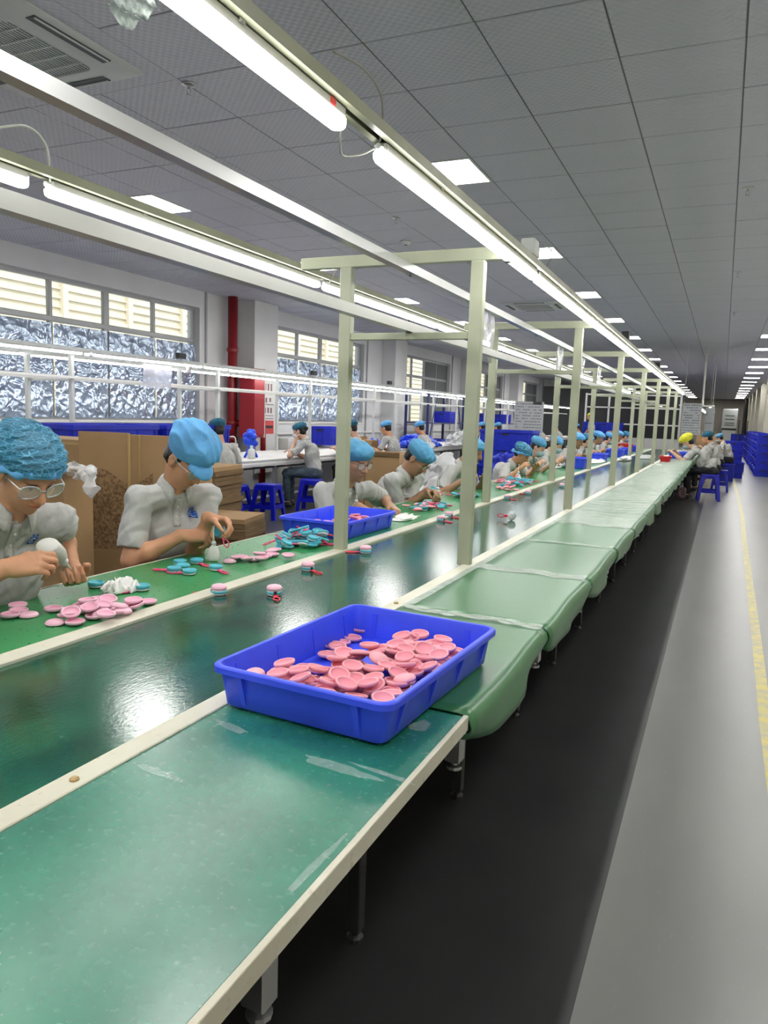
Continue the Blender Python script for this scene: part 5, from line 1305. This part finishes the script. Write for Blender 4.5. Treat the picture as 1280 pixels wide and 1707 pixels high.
MB().cbox(-.02, .47, 0, .30, 0, 1.04, .004).obj('box', 'cardboard', t)
def text(s_, size, loc, rot, m, parent, name='lettering'):
    cu = bpy.data.curves.new(name, 'FONT'); cu.body = s_; cu.size = size; cu.extrude = .0006; cu.align_x = 'LEFT'; cu.shear = .25
    tmp = bpy.data.objects.new(name, cu); COL.objects.link(tmp); dg = bpy.context.evaluated_depsgraph_get(); me = bpy.data.meshes.new_from_object(tmp.evaluated_get(dg)); bpy.data.objects.remove(tmp)
    me.materials.clear(); me.materials.append(MAT[m]); o = bpy.data.objects.new(name, me); COL.objects.link(o); o.location = loc; o.rotation_euler = rot
    if parent: o.parent = parent
    return o
text('FRAGIL', .030, (.362, -.002, .80), (R(90), 0, 0), 'ink', t)
lines = MB()
for z, l in ((.78, .10), (.755, .06), (.74, .035), (.725, .09)): lines.box(.365, .365+l*.9, -.0012, -.0002, z, z+.006)
lines.obj('printed_lines', 'ink', t)
rg = Field(); b1 = at(112, 784, 1, 3.20); b2 = at(136, 782, 1, 3.20); b3 = at(152, 805, 1, 3.10)
rg.ell(b1, (.11, .08, .035), None, .03); rg.ell(b2, (.09, .07, .03), None, .03); rg.ell(b3, (.045, .03, .11), None, .03); rg.cone(b2, b3, .035, .03, .03); cr_ = creases(.010, 26, 4, True); rg.post.append(lambda P, d: d+cr_(P))
tag(rg.obj('plastic_bag', 'plastic_bag', .007), 'clear plastic bag draped over the carton marked FRAGIL', 'plastic bag')
def flat_stack(label, x, y, w, l, z1, n, rz=0, group=None):
    t = thing('flat_carton_stack', label, 'cardboard', (x, y, 0), rz); rnd = random.Random(int(x*100)+n); h = z1/n
    for k in range(n):
        dx, dy = rnd.uniform(-.012, .012), rnd.uniform(-.012, .012)
        MB().cbox(-w/2+dx, w/2+dx, -l/2+dy, l/2+dy, k*h, (k+1)*h-.0015, .002).obj('flat_carton', 'cardboard' if k == n-1 else 'cardboard_edge', t)
    return t
flat_stack('tall stack of flat cartons behind the second man', -3.78, 4.85, .42, .5, .975, 26, R(10))
flat_stack('slightly lower stack of flat cartons in front of the tall stack', -3.62, 4.40, .30, .32, .90, 24, R(10))
flat_stack('low stack of flat cartons with a pale top behind the second man hands', -3.22, 4.42, .40, .42, .665, 18, R(14))
t = thing('open_carton', 'wide brown cardboard carton behind the third and fourth men', 'carton', (-3.52, 7.05, 0), R(12))
MB().cbox(-.02, .52, -.25, .25, 0, 1.03, .004).obj('box', 'cardboard', t); MB().cbox(.16, .17, -.256, -.249, 0, 1.03, .001).obj('fold_edge', 'cardboard_edge', t)
MB().cbox(-.02, .52, -.262, -.25, 1.0, 1.045, .002).obj('flap', 'cardboard_edge', t); text('P', .07, (.06, -.252, .60), (R(90), 0, 0), 'ink', t)
for k in range(3): MB().cbox(.0, .5, -.22+.15*k, -.20+.15*k, .9, 1.035, .002).obj('divider', 'cardboard', t)
t = thing('brown_carton', 'small brown carton on the floor stack at the far left behind the hairnet', 'carton', (-4.6, 4.30, 0), 0); MB().cbox(-.45, .35, -.2, .2, 0, 1.16, .005).obj('box', 'cardboard', t); MB().box(-.45, .35, -.202, -.2, 1.12, 1.14).obj('tape', 'kraft_tape', t)
for k in range(2):
    crate_stack('blue crate in the %s wall stack behind the folded carton' % ['left', 'right'][k], -5.65+.0*k, 5.55+1.25*k, 5, .6, 1.15, .246)
# white plastic bag heaps and blue crate behind the line
rag('bag_heap', 'big heap of white plastic bags behind the fourth man', 'plastic bag', -3.50, 9.3, .0, .42, .62, 1.12, 21, 'plastic_bag', .028)
rag('bag_heap', 'smaller heap of clear plastic bags low behind the fourth man', 'plastic bag', -3.05, 7.95, .0, .30, .42, .80, 22, 'plastic_bag', .024)
crate_stack('large deep blue crate behind the hairnet woman', -3.45, 13.0, 4, .95, .62, .305, 0, 'deep_blue')
rag('bag_heap', 'shiny blue bag of parts leaning at the big blue crate', 'plastic bag', -3.35, 12.2, .0, .42, .4, .98, 23, 'deep_blue', .026)
# ------------------------------------------------------------------ rear line: table, gantry, things on it
RX0, RX1 = -7.05, -5.82
rt = thing('white_work_table', 'long rear work table covered with crinkled white film', 'table', (0, 0, 0))
MB().cbox(RX0, RX1, 6.6, 34, .70, .735, .005).obj('table_top', 'grey_rack', rt)
MB().grid(lambda u, v: (RX0+.02+(RX1-RX0)*u, 6.62+27*v, .742+.006*math.sin(u*40+v*300)*math.sin(v*210+u*9)-(.10*((u-.985)/.015) if u > .985 else 0)), 30, 260).obj('film_cover', 'rag', rt, smooth=True, solid=.002)
for y in [7+2.2*k for k in range(12)]:
    for x in (RX0+.08, RX1-.10): MB().cbox(x-.022, x+.022, y-.022, y+.022, 0, .70, .003).obj('leg', 'steel', rt)
MB().box(RX1-.13, RX1-.09, 7, 31, .60, .66).obj('under_rail', 'dark_steel', rt); MB().box(RX1-.12, RX1-.09, 7, 31, .18, .21).obj('under_rail', 'grey_rack', rt)
rgn = thing('rear_lamp_rack', 'white painted lamp rack of posts and rails over the rear table', 'gantry')
RYS = [5.85-2.5*2+2.5*k for k in range(13)]
for y in RYS:
    for x in (-6.30, -6.95):
        MB().cbox(x-.025, x+.025, y-.02, y+.02, .742 if y > 6.6 else 0, 1.93, .003).obj('post', 'grey_rack', rgn)
    MB().cbox(-7.12, -6.12, y-.015, y+.015, 1.93, 1.965, .003).obj('crossbeam', 'grey_rack', rgn)
    MB().cbox(-6.93, -6.32, y-.012, y+.012, 1.66, 1.685, .003).obj('rung', 'grey_rack', rgn)
for x in (-6.15, -7.08): crail(x, 2.001, 1, 'lamp_rail', rgn, 'grey_rack', .2, 33)
for x, z in ((-6.27, 1.70), (-6.9, 1.70)): MB().box(x-.015, x+.015, .2, 33, z-.012, z+.012).obj('side_bar', 'white_metal', rgn)
for k in range(17):
    for x, sd in ((-6.15, 'right'), (-7.08, 'left')):
        lb = '%s lit lamp on the %s rail of the rear rack' % ((['first', 'second', 'third', 'fourth', 'fifth', 'sixth', 'seventh', 'eighth', 'ninth', 'tenth'][k-1]) if 1 <= k <= 10 else 'distant', sd)
        BL.put((x, 2.3+1.86*k, 1.952), label=lb, scale=(.75, 1, .75), group=None if 1 <= k <= 10 else 'distant lamps on the %s rail of the rear rack' % sd)
for k, (y, lb) in enumerate(((7.35, 'black box on the rear rail over the first window'), (10.6, 'black box on the rear rail near the red pipe'), (13.6, 'small black box on the rear rail before the second window'))):
    jb = thing('junction_box', lb, 'junction box', (-6.1, y, 2.01)); MB().cbox(-.03, .03, -.06, .06, 0, .07, .004).obj('housing', 'black_plastic', jb); MB().cbox(-.032, .032, .06, .066, 0, .072, .002).obj('cover', 'dark_steel', jb)
# cloth knot on the rear rail, poster sleeve
rag('cloth_knot', 'pale cloth knotted around the rear lamp rail', 'cloth', -6.1, 7.5, 1.84, .05, .05, .13, 33, 'rag', .009)
ps = thing('document_sleeve', 'clear sleeve with a dark print hanging on the rear rack', 'document sleeve', (-6.24, 6.85, 1.92)); MB().grid(lambda u, v: (.01*math.sin(v*5), .5*u, -.28*v), 6, 6).obj('plastic_sheet', 'sleeve', ps, smooth=True); MB().box(-.012, -.006, .05, .2, -.15, -.05).obj('print', 'ink', ps)
# bottles, blue bundle on white table
def jug(label, loc, sc, spout=True):
    t = thing('wash_bottle', label, 'bottle', loc); t.scale = (sc,)*3
    MB().lathe([(0, 0), (.04, 0), (.043, .01), (.043, .08), (.035, .10), (.014, .115), (.014, .13), (0, .13)], 16).obj('body', 'bottle', t, smooth=True)
    MB().lathe([(0, .125), (.019, .125), (.019, .145), (0, .147)], 12).obj('cap', 'white_plastic', t)
    if spout: MB().tube([(0, 0, .14), (0, 0, .19), (-.02, 0, .205), (-.08, 0, .20)], .006, 6).obj('spout', 'white_plastic', t, smooth=True)
    return t
jug('white wash bottle with a bent spout on the near end of the white table', (-6.05, 8.42, .746), 1.5)
jug('round white bottle beside the blue bundle', (-5.98, 8.70, .746), 1.25, False)
jug('slim white bottle behind the blue bundle', (-6.18, 8.62, .746), 1.3, False)
F_ = Field(); rnd = random.Random(2)
cx, cy, cz = -6.1, 8.86, .99
for k in range(16):
    a = rnd.uniform(0, 6.28); e = rnd.uniform(-.9, 1.2); F_.ell((cx+.075*math.cos(a)*math.cos(e), cy+.085*math.sin(a)*math.cos(e), cz+.03+.10*math.sin(e)), (.045, .045, .045), None, .008)
F_.ell((cx, cy, cz), (.07, .07, .11), None, .02)
for dx, dy in ((-.03, -.08), (.03, .08), (-.04, .02)): F_.cone((cx, cy, cz-.08), (cx+dx*1.2, cy+dy*1.2, .76), .03, .018, .02)
tag(F_.obj('blue_rubber_bundle', 'glove_blue', .009), 'bright blue knobbly bundle on thin legs standing on the white table', 'bundle')
crate_stack('tilted blue crate by the window behind the cheek-propping woman', -7.0, 12.8, 1, .5, .75, .35, .80)
crate_stack('blue crate under the white table end', -5.75, 10.9, 1, .35, .6, .22, .0)
rag('glove_heap', 'heap of bright blue gloves on the rear table', 'gloves', -5.95, 15.0, .742, .30, 1.1, .30, 51, 'glove_blue', .022)
rag('glove_heap', 'smaller heap of blue gloves behind the third rear worker', 'gloves', -6.1, 12.9, .742, .2, .4, .22, 52, 'glove_blue', .018)
rag('bag_heap', 'heap of white plastic bags at the end of the blue gloves', 'plastic bag', -5.6, 17.0, .742, .30, .9, .40, 53, 'plastic_bag', .026)
jug('large white jug among the rear workers', (-5.85, 11.75, .746), 2.1, False)
t = thing('brown_carton', 'open brown carton on the rear table beside the third worker', 'carton', (-5.9, 12.35, .746)); MB().cbox(-.12, .12, -.15, .15, 0, .2, .003).obj('box', 'cardboard', t); MB().box(-.13, -.12, -.15, .15, .18, .26).obj('flap', 'cardboard', t)
# ------------------------------------------------------------------ red pipes, cabinet, posters at the left pier
pp = thing('fire_pipe', 'dark red vertical fire pipe in front of the left wall', 'pipe', (-7.78, 10.72, 0))
MB().lathe([(.082, 0), (.082, CEIL)], 18).obj('riser', 'red_pipe', pp, smooth=True)
for z in (2.43, 1.18, .92): MB().lathe([(.094, z-.035), (.10, z-.03), (.10, z+.03), (.094, z+.035)], 18).obj('coupling', 'red_pipe', pp, smooth=True)
MB().tube([(0, 0, 1.18), (.10, .2, 1.18), (.28, .48, 1.18), (.30, .50, 1.12), (.30, .50, .1)], .06, 12).obj('branch', 'red_pipe', pp, smooth=True)
for z in (1.18,): MB().lathe([(.085, -.03), (.085, .03)], 16, M=Matrix.Translation((.12, .22, z)) @ Matrix.Rotation(R(60), 4, 'Z') @ Matrix.Rotation(R(90), 4, 'Y')).obj('coupling', 'red_pipe', pp, smooth=True)
rb = thing('fire_cabinet', 'tall red fire equipment cabinet beside the red pipe', 'cabinet', (-7.45, 10.80, 0))
MB().cbox(-.12, .16, -.17, .17, .95, 2.12, .004).obj('box', 'red_box', rb); MB().cbox(.16, .18, -.155, .155, 1.0, 2.08, .004).obj('door', 'red_box', rb); MB().box(.155, .185, .155, .17, .95, 2.12).obj('edge_trim', 'poster', rb)
wp = thing('poster_panel', 'white panel with rows of small red and black printed figures', 'poster', (-7.50, 11.38, 0), R(0))
MB().cbox(-.015, .015, -.36, .30, .3, 2.05, .003).obj('panel', 'poster', wp)
ink = MB(); rnd = random.Random(5)
for z, n, h in ((1.83, 4, .13), (1.60, 3, .09), (1.42, 4, .10)):
    for k in range(n): ink.box(.0152, .0165, -.20+.38*k/n, -.20+.38*k/n+.05, z-h/2*rnd.uniform(.6, 1), z+h/2)
for z in (1.52, 1.32, 1.27): ink.box(.0152, .0165, -.2, .2, z, z+.012)
ink.obj('printed_figures', 'poster_ink', wp); MB().box(.0152, .018, -.2, .2, 1.0, 1.24).obj('red_sign', 'poster_red', wp); MB().box(.0182, .0195, -.17, .17, 1.10, 1.15).obj('sign_lettering', 'ink', wp)
lc = thing('wall_cabinet', 'low white cabinet below the poster panel', 'cabinet', (-7.6, 12.4, 0)); MB().cbox(-.3, .3, -.6, 1.8, 0, .92, .006).obj('body', 'white_metal', lc); MB().box(.3, .306, -.58, .58, .05, .86).obj('door', 'poster', lc); MB().box(.3, .306, .6, 1.78, .05, .86).obj('door', 'poster', lc); MB().box(.306, .32, .5, .52, .4, .5).obj('handle', 'steel', lc)
# blue steel rack by the third window
def rack(label, x, y0, y1, h, shelves, m='deep_blue', load=True):
    t = thing('storage_rack', label, 'rack', (x, y0, 0)); L_ = y1-y0
    for yy in (0, L_):
        for xx in (0, .6): MB().box(xx-.03, xx+.03, yy-.03, yy+.03, 0, h).obj('upright', m, t)
    for z in shelves: MB().box(-.02, .62, 0, L_, z-.03, z).obj('shelf', m, t)
    for yy in (0, L_): MB().tube([(.61, yy, shelves[0]), (.61, yy+.6 if yy == 0 else yy-.6, shelves[-1])], .015, 4).obj('brace', m, t)
    return t
mat('rack_blue', (.02, .03, .12), .4)
rack('dark blue steel storage rack before the third window', -7.4, 17.6, 20.4, 2.05, (.5, 1.25, 2.0), 'rack_blue')
rack('dark blue steel storage rack before the fourth window bay', -7.4, 22.6, 26.4, 2.05, (.5, 1.25, 2.0), 'rack_blue')
for k, (y, z) in enumerate(((17.9, .505), (18.9, .505), (19.5, 1.255), (23.2, .505), (24.4, .505), (25.3, 1.255), (23.2, 1.255))):
    crate('plastic_crate', 'blue crate on the %s, %s' % (('first wall rack', ['lower shelf left', 'lower shelf right', 'middle shelf'][k]) if k < 3 else ('second wall rack', ['lower shelf left', 'lower shelf middle', 'middle shelf right', 'middle shelf left'][k-3])), (-7.08, y+.2, z), 0, .5, .7, .3, 'crate_blue')
# dark shelving bays and partition in the far left background
pt = thing('dark_partition', 'dark glazed partition with pale frame far behind the line', 'partition', (-5.6, 33.8, 0))
MB().box(0, 3.9, 0, .06, 0, 2.6).obj('dark_panel', 'dark_pane', pt)
for x in (0, .98, 1.95, 2.92, 3.9): MB().box(x-.04, x+.04, -.05, 0, 0, 2.65).obj('frame_post', 'white_metal', pt)
for z in (.75, 1.35, 2.05, 2.6): MB().box(0, 3.9, -.05, 0, z-.03, z+.03).obj('frame_rail', 'white_metal', pt)
MB().box(0, 3.9, -.045, -.005, 0, .75).obj('lower_panel', 'white_metal', pt)
p2 = thing('dark_wall_panel', 'dark grey wall panels high in the far left background', 'partition', (-7.9, 35.5, 0)); MB().box(0, 2.2, 0, .1, 0, 3.0).obj('panel', 'blind', p2); MB().box(0, 2.25, -.02, 0, 3.0, 3.06).obj('trim', 'white_metal', p2)
for k in range(4):
    crate_stack('blue crate in the %s distant stack behind the far posts' % ['first', 'second', 'third', 'fourth'][k], -3.9-.7*(k % 2), 28+1.3*k, 4, .6, .6, .35, 0, 'deep_blue')
t = thing('open_carton', 'tall open brown carton with folded flaps behind the far posts', 'carton', (-3.0, 24.2, 0)); MB().cbox(-.3, .3, -.3, .3, 0, .95, .01).obj('box', 'cardboard', t)
for a in range(4): M_ = Matrix.Translation((0, 0, .95)) @ Matrix.Rotation(R(90*a), 4, 'Z') @ Matrix.Translation((.3, 0, 0)) @ Matrix.Rotation(R(-30), 4, 'Y'); MB().box(-.004, .004, -.28, .28, 0, .22, M=M_).obj('flap', 'cardboard', t)
t = thing('open_carton', 'brown carton at the far end of the line beside the two sky blue caps', 'carton', (-.35, 24.3, 0)); MB().cbox(-.35, .25, -.25, .25, 0, 1.1, .01).obj('box', 'cardboard', t); MB().box(-.35, .25, -.26, -.25, .9, 1.2).obj('flap', 'cardboard', t)
# person-side bags under the far end
rag('shoulder_bag', 'mauve bag hanging under the table by the stool of the woman in yellow', 'bag', -.62, 15.2, .02, .12, .12, .38, 61, 'mauve_bag', .016)
# far crossing lines further back
for k, (x, y) in enumerate(((-6.3, 36.5),)):
    pass

# held things
def aim(a, b):
    a, b = Vector(a), Vector(b); return a, (b-a).to_track_quat('Z', 'Y').to_euler(), (b-a).length
a, e, l = aim(at(78, 908, 0, -2.0), at(127, 958, 0, -2.06))
gb = glue_bottle('white glue bottle held tilted in the fingers of the nearest man', a, e, l/.144*1.0)
p = at(131, 968, 0, -2.075); PP.put((p.x, p.y, p.z), (R(-8), R(12), 0), label='pale pink shell held in the left hand of the nearest man')
p = at(369, 888, 0, -2.03); HC2.put((p.x, p.y, p.z), (R(50), R(35), R(-30)), label='cyan macaron charm with rose loop held by the second man')
p = at(720, 818, 0, -2.04); HC2.put((p.x, p.y, p.z), (R(50), R(20), R(40)), label='small grey-blue charm held by the fourth man')
# ------------------------------------------------------------------ the workers
def local(loc, phi, p):
    d = Vector(p)-Vector(loc); c, s = math.cos(-phi), math.sin(-phi); return (d.x*c-d.y*s, d.x*s+d.y*c, d.z)
def dirl(phi, v): c, s = math.cos(-phi), math.sin(-phi); return (v[0]*c-v[1]*s, v[0]*s+v[1]*c, v[2])
def worker(label, hip, phi_deg, headw, sp, elr=None, ell=None, wr=None, wl=None, hdr=None, hdl=None, bkr=None, bkl=None, group=None):
    phi = R(phi_deg); loc = (hip[0], hip[1], 0)
    if headw is not None: sp['hc'] = local(loc, phi, headw)
    if elr is not None: sp['elR'] = local(loc, phi, elr)
    if ell is not None: sp['elL'] = local(loc, phi, ell)
    if wr is not None: sp['wrR'] = local(loc, phi, wr)
    if wl is not None: sp['wrL'] = local(loc, phi, wl)
    if hdr: sp['hdR'] = dirl(phi, hdr)
    if hdl: sp['hdL'] = dirl(phi, hdl)
    if bkr: sp['bkR'] = dirl(phi, bkr)
    if bkl: sp['bkL'] = dirl(phi, bkl)
    return person(label, loc, phi, sp, group)
# nearest man, blue hairnet, squeezing glue onto a pink shell
h1 = at(46, 784, 0, -2.02)
P1, A1 = worker('nearest man in a blue mesh hairnet and clear glasses, squeezing a glue bottle', (-2.47, 1.62), -12, h1,
    dict(vox=.0042, sho=.075, lean=22, stoop=10, size=1.05, gz=1.15, head=(36, 2, 2), cap='net', glasses='clear_frame', seed=3, broad=1.06, poseR='grip', poseL='cup', hintR=(-.2, -.9, -.7), hintL=(.1, .9, -.6), sleeve=.80, skin='skin'),
    wr=at(8, 948, 0, -1.98), wl=at(122, 952, 0, -2.13), elr=(-2.3, 1.25, .8), ell=(-2.33, 2.15, .75), hdr=(.78, .62, .20), hdl=(.75, -.62, -.20), bkr=(.35, -.75, .55), bkl=(.30, .05, -1))
# second man, tall bouffant worker cap, checking a macaron
h2 = at(312, 765, 0, -2.20)
P2, A2 = worker('man in a tall puffy blue visor cap looking down at a charm', (-2.50, 2.42), -28, h2,
    dict(vox=.0045, size=1.03, lean=5, stoop=14, head=(42, 24, 0), cap='worker', capsize=1.06, tall=1, glasses='clear_frame', seed=5, broad=1.02, poseR='pinch', poseL='pinch', hintR=(-.5, -.7, -.9), hintL=(.1, .9, -.7), sleeve=.8, skin='skin'),
    wr=at(303, 893, 0, -2.17), wl=at(348, 864, 0, -2.07), elr=at(196, 925, 0, -2.42), ell=(-2.75, 3.35, .80), hdr=(.72, .62, .05), hdl=(.85, .1, -.05), bkr=(.1, -.6, .8), bkl=(-.1, .5, .9))
h3 = at(592, 768, 0, -2.19)
P3, A3 = worker('man in a light blue cap and glasses half hidden by the left post', (-2.50, 4.02), -30, h3,
    dict(vox=.0055, size=1.08, lean=10, stoop=8, head=(16, 10, 0), cap='worker', capmat='cap_blue_mid', glasses='dark_frame', visor=False, seed=7, broad=1.04, poseR='rest', poseL='rest', hintR=(-.3, -.9, -.8), hintL=(.2, .9, -.5), capfront=.03, skin='skin_dark', logo=False),
    wr=at(598, 845, 0, -2.16), wl=at(645, 838, 0, -2.06), elr=at(500, 880, 0, -2.45), ell=at(612, 815, 0, -2.40), hdr=(.85, .1, -.2), hdl=(.85, -.25, -.4), bkr=(.1, 0, 1), bkl=(.3, .1, .9))
h4 = at(697, 764, 0, -2.18)
P4, A4 = worker('man in a flat sky blue cap bending down between the two near posts', (-2.52, 5.02), -12, h4,
    dict(vox=.006, size=1.05, lean=18, stoop=10, head=(42, 10, 0), cap='worker', capmat='cap_blue_mid', visor=False, seed=8, broad=1.05, poseR='pinch', poseL='pinch', hintR=(-.2, -.8, -.9), capfront=.03, skin='skin_dark', glasses='dark_frame', logo=False),
    elr=at(655, 855, 0, -2.35), ell=(-2.3, 5.6, .8), wr=at(705, 825, 0, -2.12), wl=(-2.08, 5.45, .84), hdr=(.8, .3, 0), hdl=(.8, -.4, 0), bkr=(0, -.5, .9), bkl=(0, .5, .9))
h5 = at(788, 752, 0, -2.10)
P5, A5 = worker('man in a blue cap half hidden between two gantry posts', (-2.52, 6.30), -12, h5,
    dict(vox=.0075, lean=18, stoop=10, head=(22, 5, 0), cap='worker', capmat='cap_blue_mid', visor=False, seed=9, poseR='pinch', poseL='rest', skin='skin_dark'),
    wr=(-2.10, 6.35, .85), wl=(-2.02, 6.75, .84), bkr=(0, -.4, .9), bkl=(0, .4, .9))
h6 = at(871, 757, 0, -2.10)
P6, A6 = worker('woman in a teal mesh hairnet bending over cyan macaron shells', (-2.52, 8.30), -12, h6,
    dict(vox=.008, lean=24, stoop=12, head=(34, 5, 0), cap='net', seed=10, poseR='pinch', poseL='rest', skin='skin', female=True, size=.95),
    wr=(-2.06, 8.25, .86), wl=(-2.0, 8.75, .84), bkr=(0, -.4, .9), bkl=(0, .4, .9))
h7 = at(897, 746, 0, -2.10)
P7, A7 = worker('woman in a puffy blue cap and surgical mask, beyond the hairnet woman', (-2.52, 9.20), -10, h7,
    dict(vox=.008, lean=20, stoop=12, head=(28, 3, 0), cap='beret', capmat='cap_blue_mid', seed=11, poseR='pinch', poseL='rest', skin='skin_light', mask='mask_blue', female=True, size=.94),
    wr=(-2.06, 9.15, .86), wl=(-2.0, 9.6, .84), bkr=(0, -.4, .9), bkl=(0, .4, .9))
def reuse(src, label, hip, phi, capmat=None, shirt=None, skin=None, group=None, scale=1):
    freeze(src); c = dup(src, (hip[0], hip[1], 0), (0, 0, R(phi)), label, scale)
    if group: c['group'] = group
    if capmat: swap(c, 'cap', capmat)
    if shirt: swap(c, 'shirt', shirt)
    if skin: swap(c, 'body', skin)
    return c
far_line = [(10.55, P7, 'cap_blue', 'woman in a blue cap and mask, seen through the second post gap'), (11.9, P5, 'cap_blue', 'man in a round light blue cap with head down beyond the masked women'),
            (13.3, P7, 'cap_blue_dark', 'woman in a darker blue cap and mask further down the line'), (14.6, P5, 'cap_blue', 'man in a blue cap leaning in by the stacked white parts'),
            (16.0, P7, 'cap_blue', 'woman in a blue cap near the far blue bins'), (17.4, P5, 'cap_blue', 'man in a blue cap sitting upright at the far bins'), (18.8, P7, 'cap_blue_dark', 'last worker in a blue cap on the left of the line')]
for y, src, cm, lb in far_line: reuse(src, lb, (-2.52, y-.2), -8+random.uniform(-8, 8), cm)
# right-hand side at the far end
yw, _ = worker('woman in a yellow cap and mask leaning over the blue tray at line end', (-.16, 15.5), 174, at(1146, 738, 1, 15.6),
    dict(vox=.009, lean=36, stoop=12, head=(34, 0, 0), capsize=1.12, cap='worker', capmat='cap_yellow', tall=1, seed=12, poseR='relaxed', poseL='relaxed', mask='mask_blue', female=True, skin='skin_light', wrR=(.62, -.08, .86), wrL=(.66, .14, .86), size=1.04, spread=.09))
tw_, _ = worker('person in a dark teal cap sitting upright behind the woman in yellow', (-.02, 17.6), 176, at(1178, 730, 1, 17.5),
    dict(vox=.009, lean=12, stoop=8, head=(14, 0, 0), cap='beret', capsize=1.15, capmat='cap_teal', seed=13, poseR='relaxed', poseL='relaxed', female=True, skin='skin', wrR=(.40, -.12, .82), wrL=(.42, .14, .82), size=.97))
reuse(P7, 'nearer of two workers in sky blue caps beyond the teal cap', (.10, 21.0), 168)
reuse(P7, 'farther of two workers in sky blue caps beside stacked crates', (.34, 22.6), 170)
# rear row at the white table
B1, _ = worker('woman in a dark blue cap propping her cheek on her hand', (-5.48, 9.62), 196, None,
    dict(vox=.0085, lean=12, stoop=14, head=(20, 0, 0), cap='beret', capmat='cap_teal', capsize=1.02, seed=14, poseR='relaxed', poseL='relaxed', mask='mask_white', female=True, skin='skin_light', wrR=(.36, -.15, .80), wrL=(.31, .07, .94), hdL=(-.2, -.1, .9), hintL=(.9, .5, -1), pants='jeans', bun=(-.12, 0, .01), size=.96))
B0, _ = worker('worker in a pale shirt with back turned at the near end of the white table', (-5.20, 7.02), 150, None,
    dict(vox=.0095, lean=8, stoop=12, head=(20, 0, 0), cap='beret', capmat='cap_teal', seed=15, shirt='shirt_white', wrR=(.40, -.15, .82), wrL=(.40, .15, .82), size=1.0))
reuse(B0, 'woman in a dark teal cap and white mask looking left, second at the white table', (-5.42, 11.1), 196, 'cap_teal', 'shirt_grey', 'skin_light')
B3 = reuse(B0, 'worker in a round light blue cap bent over the white table, back turned', (-5.40, 12.4), 175, 'cap_blue', 'shirt_grey')
reuse(B0, 'worker in a light blue cap beside the heap of blue gloves', (-5.45, 14.2), 182, 'cap_blue', 'shirt_white')
for k, (x, y, ph, cm, lb) in enumerate(((-5.4, 18.3, 180, 'cap_blue', 'left worker in a blue cap behind the big blue crate'), (-5.3, 19.4, 170, 'cap_blue', 'right worker in a blue cap behind the big blue crate'),
        (-5.4, 22.5, 180, 'cap_teal', 'worker in a dark cap beside the standing notice board'), (-5.3, 24.2, 175, 'cap_teal', 'worker in a dark cap in the far rear row, nearer one'), (-5.2, 26.5, 175, 'cap_blue_dark', 'worker in a dark blue cap in the far rear row, farther one'),
        (-4.9, 29.0, 180, 'cap_blue', 'tiny distant worker in a blue cap in the rear row'))):
    reuse(B0, lb, (x, y), ph, cm)
st, _ = worker('standing worker in a white shirt and lime cap far behind the line', (-4.3, 27.5), 200, None,
    dict(vox=.013, lean=2, stoop=4, hip=.92, head=(10, 0, 0), cap='beret', capmat='cap_yellow', seed=19, shirt='shirt_white', wrR=(.22, -.2, .95), wrL=(.22, .2, .95), legs=False))
LG = Field()
for q in (-1, 1): LG.cone((0, .085*q, .88), (0.01, .10*q, .48), .085, .062, .03); LG.cone((.01, .10*q, .48), (0, .11*q, .07), .062, .05, .03)
LG.ell((0, 0, .92), (.12, .16, .12), None, .05); LG.obj('trousers', 'trousers_dark', .018, st)
for q in (-1, 1):
    Sh = Field(); Sh.ell((.06, .11*q, .04), (.13, .045, .04), None, .02); Sh.cone((0, .11*q, .08), (0, .11*q, .04), .045, .045, .02); Sh.cut((0, 0, .002), (0, 0, -1)); Sh.obj('shoe', 'shoe', .014, st)
